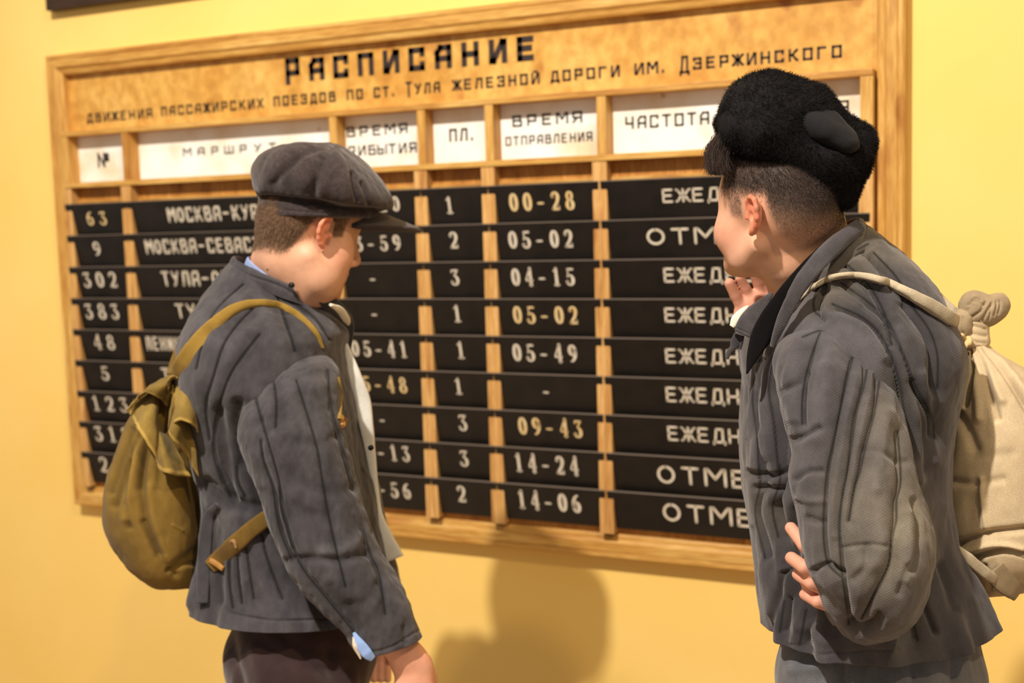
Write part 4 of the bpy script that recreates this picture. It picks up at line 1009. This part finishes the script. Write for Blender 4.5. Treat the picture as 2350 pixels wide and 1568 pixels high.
# near shoulder strap over the jacket, its tail at the front, lower webbing strap
SC = lin((150, 118, 52)); SD_ = lin((116, 88, 38))
ribbon_on('shoulder_strap', treeL[:1], [(404, 868), (424, 830), (462, 778), (505, 733), (548, 705), (600, 696), (648, 704), (690, 728), (724, 762), (742, 800)], [44, 44, 40, 30, 24, 19, 18, 15, 12, 8], .006, M_canvas, sackL, SC, off=.006, default=2.15, M_=120, lines=[([(404, 880), (430, 838), (470, 786), (512, 744), (555, 714), (600, 705), (650, 714)], .002, 2.4), ([(392, 850), (420, 812), (455, 768)], .002, 3)])
ribbon_on('shoulder_strap', [], [(452, 722), (440, 745), (426, 778), (407, 818), (398, 862)], [8, 14, 20, 26, 34], .006, M_canvas, sackL, SD_, dd=[2.285, 2.285, 2.28, 2.26, 2.24])
ribbon_on('strap_tail', treeL, [(777, 866), (784, 900), (782, 935), (778, 962)], [4, 6, 7, 8], .004, M_canvas, sackL, SC, off=.004, default=2.1)
for dx, dy in ((782, 960), (790, 966), (786, 974)): disc_obj('strap_knot', shoot(treeL, dx, dy, .006, 2.1), .006, .004, M_horn, sackL)
ribbon_on('waist_strap', treeL[:1], [(630, 1180), (590, 1205), (540, 1248), (500, 1286), (482, 1302)], [38, 38, 40, 40, 34], .005, M_canvas, sackL, SD_, off=.006, default=2.1, M_=60, lines=[([(515, 1290), (545, 1268), (600, 1222)], .0012, 2), ([(545, 1238), (552, 1256)], .0012, 2)])
ribbon_on('strap_tab', treeL[:1], [(482, 1286), (496, 1294), (512, 1306)], [12, 13, 12], .006, M_horn, sackL, SC, off=.012)
ribbon_on('strap_tab', treeL[:1], [(520, 1246), (536, 1242), (542, 1258)], [6, 8, 5], .003, M_canvas, sackL, lin((150, 114, 74)), off=.011)
# ================================================================== right person: black fur hat, grey quilted suit, pale sack
HR = Frame(P(1793, 492, 1.71), 52, -1, -4, 0, .97)
gr = P(2000, 1400, 1.78); rootR = empty('person', (gr[0], gr[1], 0), 'person in a black fur hat and grey padded suit with one hand on hip', 'person')
S = SDF(); head_sdf(S, HR, .90, 1.05, -.008, .78)
S.cap(P(1838, 520, 1.74), P(1880, 660, 1.78), .062, .066, .02)
S.cap(P(1806, 605, 1.71), P(1848, 690, 1.76), .034, .045, .03)
S.cap(P(1930, 800, 1.80), P(1960, 1350, 1.80), .10, .11, .05)
# near arm on the hip
S.cap(P(1920, 800, 1.80), P(1910, 860, 1.62), .05, .040, .04); S.cap(P(1910, 860, 1.62), P(2010, 1290, 1.52), .042, .038, .03); S.cap(P(2010, 1290, 1.52), P(1925, 1345, 1.60), .036, .028, .02)
S.ell(P(1905, 1325, 1.595), (.040, .018, .046), np.stack([RH*.9+ZU*.43, WH, ZU*.9-RH*.43]), .012)
FP = [((1815, 1212), (1846, 1252), (1880, 1286), .0088), ((1816, 1281), (1846, 1303), (1888, 1328), .0092), ((1831, 1319), (1862, 1339), (1896, 1354), .0086), ((1846, 1365), (1876, 1382), (1908, 1393), .0078)]
for t, m_, b_, r in FP: finger(S, [P(*b_, 1.575), P(*m_, 1.572), P(*t, 1.60)], r*1.1, r*.95)
# far arm bent up, open hand
S.cap(P(1900, 800, 1.82), P(1850, 840, 1.98), .05, .040, .04); S.cap(P(1850, 840, 1.98), P(1790, 960, 2.02), .04, .036, .03); S.cap(P(1790, 960, 2.02), P(1734, 760, 1.92), .034, .024, .02)
S.ell(P(1730, 716, 1.90), (.031, .017, .038), np.stack([RH*.9-ZU*.43, WH, ZU*.9+RH*.43]), .010)
for pts_, r in (([(1706, 712), (1688, 678), (1674, 650)], .0092), ([(1727, 694), (1711, 662), (1698, 638)], .0084), ([(1750, 678), (1739, 648), (1728, 625)], .0086), ([(1768, 684), (1766, 654), (1757, 634)], .0080)):
    finger(S, [P(*q, 1.90-.008*i) for i, q in enumerate(pts_)], r*1.08, r*.9)
finger(S, [P(1745, 745, 1.92), P(1758, 728, 1.93), P(1770, 706, 1.935)], .012, .009, .006)
V, F = S.mesh(.0023); lc = HR.inv(V)
def hairline_R(l):
    x, y, z = l[..., 0], np.abs(l[..., 1]), l[..., 2]
    nape = sstep(z-.15*x, -.058, .035)*(1-sstep(x+.30*(.02-z), -.038, -.022))
    above = sstep(z, .018, .045)*(1-sstep(x, .060, .068))
    burn = sstep(z, -.012, .004)*sstep(x, .012, .018)*(1-sstep(x-.25*(z-.01), .034, .044))*.6
    return np.clip(np.maximum(np.maximum(nape, above), burn), 0, 1)
cR = skin_col(V, lc, hairline_R, np.array(lin((84, 66, 54))), .6)
qh = pix(V); hm = (qh[:, 1] > 1180) | ((qh[:, 0] < 1775) & (qh[:, 1] > 605) & (lc[:, 2] < -.11)); cR[hm] = cR[hm]*np.array([1.02, .90, .94])
bodyR = child('body', npmesh('body', V, F, True, cR), M_skin, rootR)
def hmaskR(c):
    l = HR.inv(c); return np.where((l[:, 2] < .09) & (l[:, 2] > -.09), hairline_R(l), 0)**1.6*(np.abs(l[:, 1]) < .0785)
pts, nr = scatter(V, F, 30000, hmaskR)
lz = HR.inv(pts)[:, 2]; flow = -HR.ax[2]*.7-HR.ax[0]*.6
hv, hf = strands(pts-nr*.0005, nr*.22+flow*.8, 0.002+.006*sstep(lz, 0, .06), .00042, 2, None, .2)
# longer fringe over the forehead, falling from under the hat
n = 2600; FV = []; FF = []
for k in range(n):
    u = rng.random(); g_ = rng.normal(0, 5.0, 4); dd_ = 1.665+.12*rng.random()
    px_ = [(1704+12*u+g_[0], 306+10*rng.random()), (1652+34*u+g_[1], 312+16*u+g_[0]), (1628+42*u+g_[2]*1.3, 346+8*u), (1628+48*u+g_[3]*1.6, 378+26*rng.random())]
    c_ = crom(np.array([P(x, y, dd_) for x, y in px_]), 8); sd = CR*.0004*(1+rng.random())
    wv_ = np.linspace(1, .25, 8)[:, None]; b0 = len(FV)*16
    FV.append(np.stack([c_-sd*wv_, c_+sd*wv_], 1).reshape(-1, 3)); FF.append(b0+np.array([[2*i, 2*i+1, 2*i+3, 2*i+2] for i in range(7)]))
fv = np.concatenate(FV); ff = np.concatenate(FF)
hv2 = np.concatenate([hv, fv]); hf2 = np.concatenate([hf, ff+len(hv)])
child('hair', npmesh('hair', hv2, hf2, False), M_hair_d, rootR)

# ---- padded jacket
JR = lin((77, 72, 74))
torsoR = [(1760, 1448, 2254, 1392, 1.77, .185, .17), (1742, 1340, 2225, 1310, 1.77, .180, .17), (1725, 1250, 2180, 1230, 1.77, .175, .17), (1712, 1150, 2158, 1140, 1.77, .178, .17),
          (1704, 1050, 2158, 1040, 1.77, .185, .175), (1705, 950, 2166, 940, 1.77, .195, .18), (1707, 890, 2180, 860, 1.77, .205, .185), (1708, 840, 2184, 790, 1.77, .210, .19),
          (1712, 800, 2160, 722, 1.77, .205, .19), (1724, 770, 2122, 655, 1.77, .190, .17), (1742, 742, 2080, 600, 1.765, .165, .15), (1765, 715, 2035, 555, 1.76, .135, .125), (1790, 690, 1998, 528, 1.75, .108, .105), (1806, 676, 1978, 518, 1.745, .095, .095)]
sR = [[(1884, 612), (1888, 632), (1876, 663), (1867, 691), (1870, 715), (1886, 729)], [(1992, 560), (1950, 582), (1912, 603), (1884, 618), (1850, 650), (1812, 702)], [(1745, 825), (1731, 870), (1727, 922), (1738, 1008), (1741, 1097)], [(1783, 801), (1769, 853), (1765, 904), (1776, 973), (1786, 1077)],
      [(1743, 1066), (1744, 1116), (1733, 1182), (1756, 1281)], [(1789, 1066), (1789, 1109), (1773, 1166), (1786, 1232)], [(1851, 632), (1807, 691), (1752, 763), (1730, 830)], [(1931, 650), (1989, 691), (2034, 732), (2058, 780), (2082, 836), (2100, 887), (2137, 953), (2144, 1004)],
      [(1910, 698), (1979, 729), (2024, 774), (2058, 856), (2075, 949), (2079, 1042)], [(2082, 691), (2130, 753), (2151, 815), (2151, 891)], [(2090, 1400), (2106, 1470)], [(1800, 1380), (1790, 1450)], [(1850, 1400), (1835, 1480)], [(2005, 580), (2060, 640), (2105, 720)],
      [(1935, 600), (1990, 650), (2030, 720), (2046, 790)]]
wrR = [([(1989, 574), (2020, 604), (2044, 646)], .012, 8), ([(1960, 590), (1990, 620), (2030, 660)], -.005, 10), ([(1760, 690), (1740, 740), (1715, 790)], .004, 14), ([(1720, 900), (1712, 1000)], -.004, 10), ([(1752, 930), (1752, 1040)], -.006, 16),
       ([(1786, 808), (1775, 900), (1790, 1000), (1812, 1100)], .012, 15), ([(1715, 1085), (1760, 1095), (1800, 1080)], .010, 8), ([(1735, 1120), (1780, 1125)], .008, 7), ([(1770, 1170), (1780, 1230), (1800, 1290)], .012, 16), ([(1830, 1180), (1815, 1300), (1850, 1420)], .016, 20),
       ([(2060, 760), (2090, 860), (2110, 980), (2110, 1100)], -.007, 15), ([(2120, 860), (2140, 960), (2150, 1060)], -.005, 12), ([(2095, 880), (2118, 960), (2125, 1080)], .005, 9), ([(1850, 690), (1800, 750), (1780, 800)], -.006, 14), ([(1930, 720), (1990, 750), (2030, 820)], -.006, 12),
       ([(2116, 1364), (2135, 1410), (2152, 1453)], .012, 7), ([(1800, 1480), (1900, 1500), (2060, 1490)], .002, 3), ([(1880, 660), (1960, 660), (2010, 700)], .003, 8), ([(1892, 640), (1930, 655), (1975, 690)], -.003, 7), ([(1790, 1318), (1778, 1390), (1768, 1450)], .005, 5), ([(1790, 1318), (1812, 1308), (1832, 1312)], .005, 5), ([(1822, 1440), (1900, 1470)], -.004, 14),
       ([(1740, 1000), (1722, 1090), (1718, 1200)], -.005, 14), ([(1750, 1300), (1768, 1400)], -.004, 18), ([(2160, 1300), (2190, 1400)], .008, 14)]
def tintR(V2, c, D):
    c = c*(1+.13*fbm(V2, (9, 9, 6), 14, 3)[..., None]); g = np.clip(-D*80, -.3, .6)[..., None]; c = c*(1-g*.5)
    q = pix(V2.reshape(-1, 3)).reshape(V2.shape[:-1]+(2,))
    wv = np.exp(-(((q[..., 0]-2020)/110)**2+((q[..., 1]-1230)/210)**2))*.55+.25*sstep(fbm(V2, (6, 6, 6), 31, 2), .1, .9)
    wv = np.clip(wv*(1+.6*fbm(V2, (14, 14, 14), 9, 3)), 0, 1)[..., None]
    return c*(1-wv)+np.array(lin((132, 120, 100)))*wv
def hemR(V2, n):
    s = np.linspace(0, 1, V2.shape[0])[:, None]; th = np.linspace(0, 2*np.pi, V2.shape[1], endpoint=False)[None, :]
    return V2+n*(np.exp(-s*9)*(.006*np.sin(th*8+2)+.004*np.sin(th*15)))[..., None]
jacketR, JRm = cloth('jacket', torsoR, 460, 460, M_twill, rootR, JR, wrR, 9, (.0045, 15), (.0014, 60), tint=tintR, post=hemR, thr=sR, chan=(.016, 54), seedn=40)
slR_r = [(1842, 752, 1945, 765, 1.645, .045, .05), (1800, 785, 2000, 800, 1.635, .070, .07), (1785, 832, 2040, 872, 1.615, .080, .08), (1792, 892, 2070, 948, 1.60, .082, .08), (1808, 962, 2088, 1028, 1.585, .084, .08), (1822, 1040, 2100, 1098, 1.57, .084, .08),
         (1816, 1100, 2122, 1160, 1.56, .086, .08), (1832, 1165, 2138, 1222, 1.55, .088, .08), (1843, 1232, 2134, 1282, 1.545, .090, .08), (1856, 1300, 2116, 1342, 1.545, .088, .075), (1884, 1358, 2096, 1392, 1.55, .078, .07), (1904, 1408, 2072, 1428, 1.56, .062, .06), (1932, 1448, 2030, 1458, 1.57, .035, .035)]
ssR = [[(1841, 774), (1886, 758), (1931, 763), (1965, 780), (1993, 798)], [(1882, 763), (1862, 818), (1848, 870), (1841, 918), (1841, 973)], [(1958, 815), (1944, 870), (1927, 949), (1910, 1025), (1899, 1075), (1892, 1149), (1890, 1235), (1901, 1294), (1931, 1325)],
       [(1994, 798), (1986, 870), (1965, 949), (1951, 1042), (1943, 1090), (1934, 1133), (1926, 1199), (1928, 1265), (1934, 1331), (1944, 1397), (1948, 1433)], [(2020, 863), (2006, 949), (1986, 1025), (1974, 1080), (1961, 1123), (1948, 1195)],
       [(2060, 990), (2067, 1100), (2057, 1149), (2057, 1192), (2047, 1235), (2040, 1298), (2007, 1367), (1977, 1420)]]
wsR = [([(1830, 790), (1815, 880), (1822, 960)], -.005, 14), ([(1800, 900), (1830, 880), (1850, 850)], .004, 8), ([(1905, 800), (1890, 900), (1870, 1000)], -.005, 22), ([(1820, 1010), (1850, 1000), (1880, 985)], .006, 9), ([(1825, 1100), (1850, 1085), (1880, 1080)], .005, 8),
       ([(2030, 950), (2020, 1040), (2010, 1120)], -.005, 16), ([(2080, 1060), (2040, 1050), (1990, 1030)], .003, 9), ([(1930, 1258), (1990, 1250), (2030, 1255)], .0025, 6), ([(1872, 1308), (1900, 1296), (1930, 1318)], .006, 7), ([(1980, 1300), (2010, 1290), (2030, 1240)], -.004, 20),
       ([(2100, 1150), (2110, 1230), (2090, 1310)], .007, 9), ([(2080, 1180), (2085, 1260), (2075, 1330)], -.006, 12), ([(2062, 1360), (2080, 1300)], .005, 8), ([(1960, 1330), (1985, 1300), (1990, 1260)], .004, 10), ([(1945, 1432), (1975, 1446), (2010, 1432), (2018, 1418)], .016, 10),
       ([(1860, 1350), (1885, 1400)], .004, 8), ([(1855, 1190), (1880, 1200)], .004, 9), ([(1835, 1140), (1860, 1150), (1885, 1150)], -.004, 10), ([(1910, 1110), (1915, 1230)], -.003, 10)]
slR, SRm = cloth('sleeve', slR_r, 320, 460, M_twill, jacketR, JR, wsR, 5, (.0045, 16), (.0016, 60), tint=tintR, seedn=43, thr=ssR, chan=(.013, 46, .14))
# near forearm running back to the hip, ending in a cuff
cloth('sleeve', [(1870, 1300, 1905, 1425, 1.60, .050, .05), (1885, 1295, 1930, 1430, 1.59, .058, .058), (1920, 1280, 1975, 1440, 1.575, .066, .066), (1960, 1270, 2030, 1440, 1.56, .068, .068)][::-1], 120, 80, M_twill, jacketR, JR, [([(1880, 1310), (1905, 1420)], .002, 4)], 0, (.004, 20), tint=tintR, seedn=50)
# far sleeve
S = SDF(); S.cap(P(1744, 772, 1.925), P(1792, 955, 2.02), .040, .058, .01); S.cap(P(1792, 955, 2.02), P(1850, 840, 1.98), .060, .072, .02); S.cap(P(1850, 840, 1.98), P(1890, 800, 1.88), .072, .09, .03)
V, F = S.mesh(.004, 2); V = V+vert_normals(V, F)*(.004*fbm(V, (20, 20, 20), 4, 3))[:, None]
child('sleeve', npmesh('sleeve', V, F, True, np.ones(V.shape)*np.array(JR)), M_twill, jacketR)
# second back hem layer and standing collar
treeR = [bvh(JRm), bvh(SRm)]
ribbon_on('collar', [], [(1974, 518), (1930, 552), (1886, 592), (1846, 640), (1815, 694), (1790, 748), (1772, 796)], [34, 42, 42, 38, 32, 26, 10], .010, M_twill, jacketR, JR, M_=120, dd=[1.68, 1.655, 1.64, 1.632, 1.632, 1.64, 1.655], lines=[([(1975, 540), (1900, 600), (1850, 650), (1800, 720)], .002, 3)])
band('collar', ((1800, 700, 1985, 530, 1.745, .085, .085), (1806, 668, 1976, 502, 1.74, .076, .078)), .006, 0, 0, M_twill, jacketR, JR, tint=tintR)
# open lapel at the front: black strip painted as the deep shadow in the gap, white lining corner and tie
M_gap_shade = attr_cloth('painted_gap_shade', 0, 0, 1.0, 0, blot=.1)  # takes the near-black shade colour of the lapel gap
ribbon_on('lapel_gap_shade', [], [(1930, 532), (1885, 568), (1840, 616), (1805, 664), (1778, 712), (1752, 762), (1732, 806), (1714, 858)], [2, 9, 17, 28, 44, 50, 34, 3], .006, M_gap_shade, jacketR, lin((20, 17, 18)), dd=[1.67, 1.66, 1.655, 1.655, 1.66, 1.665, 1.665, 1.66])
ribbon_on('lapel', [], [(1772, 672), (1750, 698), (1732, 722), (1716, 748), (1706, 768)], [6, 28, 44, 52, 46], .007, M_twill, jacketR, JR, dd=[1.70, 1.695, 1.69, 1.685, 1.685], lines=[([(1690, 752), (1720, 768)], .0015, 2), ([(1752, 690), (1738, 720), (1738, 750)], .003, 5)])
ribbon_on('lining', [], [(1716, 703), (1702, 718), (1689, 736), (1679, 750)], [4, 18, 24, 12], .006, M_liner, jacketR, lin((232, 224, 204)), dd=[1.70, 1.695, 1.69, 1.69])
for pl_, wv_ in (([(1694, 768), (1688, 785), (1684, 798)], [22, 24, 16]), ([(1684, 796), (1674, 808), (1668, 824)], [12, 12, 7]), ([(1702, 770), (1700, 790), (1698, 802)], [12, 10, 7])):
    ribbon_on('collar_tie', [], pl_, wv_, .006, M_twill, jacketR, np.array(JR)*.85, dd=[1.705]*3)
# ---- padded trousers
hz2 = P(2020, 1560, 1.76)
troR = legs('trousers', rootR, (hz2, (.150, .150, .13), (.125, .13, .12), .11), [(hz2-WH*.075-ZU*.08-RH*.01, down(hz2-WH*.085, .46), down(hz2-WH*.09+RH*.02, .10)), (hz2+WH*.075-ZU*.08+RH*.01, down(hz2+WH*.085-RH*.06, .46), down(hz2+WH*.09-RH*.05, .10))], .005, M_twill,
             lin((104, 102, 104)), seams([[(1880, 1505), (1880, 1568)], [(1985, 1505), (1985, 1568)], [(2095, 1490), (2100, 1568)], [(2185, 1440), (2190, 1568)], [(1930, 1505), (1930, 1568)]], .006, 9)+[([(1820, 1540), (1880, 1530)], -.006, 12)])
fR = HR.ax[0].copy(); fR[2] = 0
boot(rootR, down(hz2-WH*.09+RH*.02, 0), fR); boot(rootR, down(hz2+WH*.09-RH*.05, 0), fR)

# ---- fur hat with turned-up flaps: SDF core plus pile
ha = P(1800, 320, 1.70)
tl = math.radians(33)
Hr = RH*math.cos(tl)-ZU*math.sin(tl); Hu = ZU*math.cos(tl)+RH*math.sin(tl); Hw = WH
Hu2 = Hu*.92-Hw*.39; Hw2 = Hw*.92+Hu*.39; HA = np.stack([Hr, Hw2, Hu2])       # local axes: right-down, away, up (leaning to the camera)
S = SDF()
S.ell(P(1806, 292, 1.705), (.088, .094, .056), HA, .02)
S.ell(P(1748, 276, 1.70), (.056, .090, .050), HA, .03)
S.ell(P(1880, 352, 1.70), (.066, .090, .056), HA, .03)
S.ell(P(1800, 256, 1.69), (.056, .068, .036), HA, .03)
S.ell(P(1690, 268, 1.70), (.022, .070, .030), HA, .02)
S.ell(P(1856, 262, 1.69), (.030, .055, .036), HA, .03)
S.ell(P(1938, 322, 1.70), (.030, .050, .026), HA, .02)
S.ell(P(1950, 368, 1.70), (.020, .055, .048), HA, .02)
S.ell(P(1911, 420, 1.71), (.038, .070, .026), HA, .02)
S.ell(P(1900, 300, 1.595), (.050, .050, .028), HA, .008, True)
V, F = S.mesh(.004, 2); n_ = vert_normals(V, F); V = V+n_*(.002*fbm(V, (40, 40, 40), 3, 2))[:, None]
hat = child('fur_hat', npmesh('fur_hat', V, F, True), M_fur, rootR)
pts, nr = scatter(V, F, 60000, lambda c: np.where((c-HR.O)@CF < .06, 1.0, .35))
tang = np.cross(nr, Hu2); tang /= np.linalg.norm(tang, axis=1, keepdims=True)+1e-9
fv, ff = strands(pts-nr*.001, nr*.42+RH*(.9*fbm(pts, (22, 22, 60), 9, 2))[:, None]-ZU*.15+Hr*.3, .006+.003*rng.random(len(pts)), .0007, 3, None, .3, .25)
child('fur_pile', npmesh('fur_pile', fv, ff, False), M_fur, hat)
M_crown = attr_cloth('crown_cloth', 0, 0, 1.0, .05, blot=.1)
# cloth crown showing between the flaps
S = SDF(); S.ell(P(1898, 298, 1.642), (.040, .036, .020), HA, .01); S.ell(P(1938, 322, 1.640), (.022, .030, .015), HA, .012); S.ell(P(1862, 288, 1.646), (.026, .026, .015), HA, .015); S.ell(P(1905, 272, 1.65), (.020, .02, .012), HA, .01)
V, F = S.mesh(.0025, 2); V = V+vert_normals(V, F)*(.0012*fbm(V, (50, 50, 50), 4, 2))[:, None]
child('crown', npmesh('crown', V, F, True, np.ones(V.shape)*np.array(lin((33, 31, 32)))), M_crown, hat)

# ---- pale cloth sack tied at the neck
gs = P(2300, 1350, 1.80); SK = lin((200, 176, 140))
sackR = empty('cloth_sack', (gs[0], gs[1], gs[2]), 'pale beige cloth sack with knotted neck on the back of the fur hatted person', 'bag')
rs = [(2225, 1362, 2310, 1352, 1.80, .03, .03), (2190, 1335, 2390, 1318, 1.80, .075, .07), (2155, 1280, 2450, 1262, 1.80, .115, .11), (2135, 1200, 2480, 1190, 1.80, .135, .13), (2132, 1100, 2492, 1100, 1.80, .14, .14), (2140, 1000, 2484, 1005, 1.80, .14, .14),
      (2155, 920, 2440, 925, 1.795, .125, .125), (2172, 860, 2385, 870, 1.79, .10, .10), (2186, 815, 2315, 828, 1.785, .065, .065), (2196, 785, 2268, 795, 1.78, .035, .035), (2204, 762, 2262, 770, 1.78, .026, .026)]
fs_ = [([(2235, 790), (2262, 850), (2290, 960)], .008, 8), ([(2250, 790), (2300, 850), (2360, 940)], .008, 8), ([(2262, 785), (2320, 830), (2400, 900)], .007, 7), ([(2222, 800), (2232, 860), (2215, 930)], .009, 7), ([(2210, 810), (2205, 850), (2190, 880)], .009, 6), ([(2242, 800), (2280, 880), (2300, 920)], -.006, 10),
       ([(2228, 820), (2245, 900), (2250, 960)], -.006, 11), ([(2256, 795), (2320, 860), (2370, 920)], -.006, 10), ([(2200, 950), (2225, 990), (2240, 1030)], .005, 12), ([(2160, 1100), (2230, 1110), (2300, 1100)], .003, 10), ([(2200, 1250), (2260, 1225), (2350, 1215)], .009, 8), ([(2215, 1270), (2280, 1250), (2345, 1262)], -.007, 9),
       ([(2230, 1282), (2300, 1262), (2350, 1272)], .009, 7), ([(2190, 1305), (2215, 1290), (2225, 1320), (2205, 1345)], .009, 6), ([(2255, 1100), (2258, 1160), (2265, 1210)], -.005, 7), ([(2175, 880), (2180, 930), (2165, 980)], .006, 9), ([(2260, 1300), (2275, 1350)], .005, 6), ([(2240, 1050), (2320, 1040)], .0015, 12)]
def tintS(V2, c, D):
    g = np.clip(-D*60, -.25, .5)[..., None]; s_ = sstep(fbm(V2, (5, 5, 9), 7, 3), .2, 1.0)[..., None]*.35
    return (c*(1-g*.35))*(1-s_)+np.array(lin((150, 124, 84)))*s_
M_sack = attr_cloth('linen_sack_cloth', 260.0, .10, .9, .1, blot=.12)
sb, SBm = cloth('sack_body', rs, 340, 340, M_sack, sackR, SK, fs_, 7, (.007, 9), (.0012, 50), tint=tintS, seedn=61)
treeS = [bvh(SBm)]
def lump(name, prims, m, parent, base, lines, h=.0022, amp=.0010):
    S = SDF()
    for c_, r_, ax_, k_ in prims: S.ell(c_, r_, ax_, k_)
    V, F = S.mesh(h, 2); n = vert_normals(V, F); V = V+n*(carve(V, n, lines)+amp*fbm(V, (70, 70, 70), 3, 2))[:, None]
    return child(name, npmesh(name, V, F, True, np.ones(V.shape)*np.array(base)*(1+.1*fbm(V, (60, 60, 60), 2, 2)[:, None])), m, parent)
def tilt(a): a = math.radians(a); return np.stack([RH*math.cos(a)+ZU*math.sin(a), WH, ZU*math.cos(a)-RH*math.sin(a)])
KN = lin((164, 142, 112))
lump('neck_wrap', [(P(2238, 750, 1.77), (.020, .022, .034), tilt(0), .01), (P(2232, 785, 1.77), (.024, .024, .014), tilt(0), .01)], M_sack, sackR, SK, [([(2215, 742), (2238, 750), (2262, 756)], .0025, 3), ([(2213, 756), (2235, 768), (2262, 772)], .0025, 3), ([(2212, 770), (2236, 784), (2260, 788)], .0025, 3)])
lump('knot', [(P(2238, 706, 1.765), (.024, .022, .026), tilt(20), .01), (P(2262, 718, 1.765), (.030, .022, .022), tilt(25), .012), (P(2290, 702, 1.77), (.018, .014, .020), tilt(-20), .010)], M_sack, sackR, KN,
     [([(2222, 700), (2240, 690), (2256, 700)], .003, 3), ([(2228, 730), (2250, 715), (2262, 695)], .004, 3), ([(2252, 740), (2262, 722), (2275, 700)], .004, 3), ([(2268, 735), (2275, 715), (2277, 695)], .003, 2.5), ([(2282, 725), (2288, 705), (2288, 690)], .003, 2.5), ([(2292, 720), (2297, 702), (2295, 690)], .003, 2.5), ([(2230, 690), (2240, 684), (2250, 688)], .003, 2.5), ([(2218, 715), (2232, 700)], .002, 3)])
lump('hitch', [(P(2199, 744, 1.765), (.014, .016, .024), tilt(-30), .01), (P(2207, 752, 1.765), (.015, .017, .028), tilt(-12), .01)], M_sack, sackR, KN, [([(2188, 740), (2196, 765)], .003, 2.6), ([(2198, 732), (2203, 770)], .003, 2.6), ([(2210, 728), (2212, 772)], .003, 2.6)])
lump('neck_tail', [(P(2184, 792, 1.775), (.014, .016, .012), tilt(-30), .01), (P(2196, 812, 1.77), (.016, .016, .016), tilt(-60), .01)], M_sack, sackR, SK, [([(2190, 790), (2196, 805)], .003, 3)])
# jute cord knot: short coiled loops
cp = [(2184, 806), (2190, 812), (2196, 800), (2188, 793), (2196, 788), (2204, 796), (2203, 776), (2208, 770), (2214, 782), (2210, 800), (2218, 792), (2222, 776), (2226, 782), (2222, 790), (2212, 775)]
obj_ = tube([P(x, y, 1.742-.006*math.sin(i*2.1)) for i, (x, y) in enumerate(cp)], .0034, 8, 160)
Vv, Ff = capped(flip_if(obj_)); child('jute_cord', npmesh('jute_cord', Vv, Ff), M_rope, sackR)
RC = lin((190, 172, 144))
strl = [([(1830, 700), (1880, 660), (1940, 640), (2010, 650), (2090, 685), (2150, 715), (2190, 738)], .0018, 2.2), ([(2060, 672), (2120, 706), (2185, 746)], .0022, 2.2), ([(2080, 672), (2140, 700), (2195, 732)], .002, 2.2), ([(1900, 642), (1990, 636), (2080, 672)], .0012, 2)]
ribbon_on('shoulder_strap', treeR[:1], [(1828, 697), (1850, 672), (1885, 648), (1925, 634), (1975, 633), (2030, 647), (2085, 674), (2140, 704), (2192, 738)], [7, 10, 13, 15, 16, 20, 26, 32, 34], .012, M_sack, sackR, RC, off=.013, default=1.75, M_=140, lines=strl)
ribbon_on('shoulder_strap', [], [(2060, 590), (2095, 636), (2130, 668), (2170, 702), (2205, 738)], [8, 20, 30, 30, 26], .010, M_sack, sackR, np.array(RC)*.85, dd=[1.86, 1.84, 1.82, 1.80, 1.785], lines=[([(2095, 636), (2130, 668), (2170, 702), (2205, 738)], .002, 3)])
ribbon_on('lower_strap', [], [(2140, 1206), (2162, 1234), (2190, 1258), (2225, 1285), (2262, 1316), (2290, 1335)], [18, 22, 24, 26, 26, 22], .012, M_sack, sackR, RC, dd=[1.66, 1.66, 1.665, 1.67, 1.68, 1.70], lines=[([(2140, 1206), (2162, 1234), (2190, 1258), (2225, 1285), (2262, 1316)], .0022, 2.5)])
ribbon_on('patch', treeS, [(2290, 1300), (2310, 1325), (2345, 1350)], [70, 76, 70], .005, M_sack, sackR, lin((150, 130, 100)), off=.004, default=1.68, lines=[([(2300, 1290), (2340, 1330)], .002, 3)])
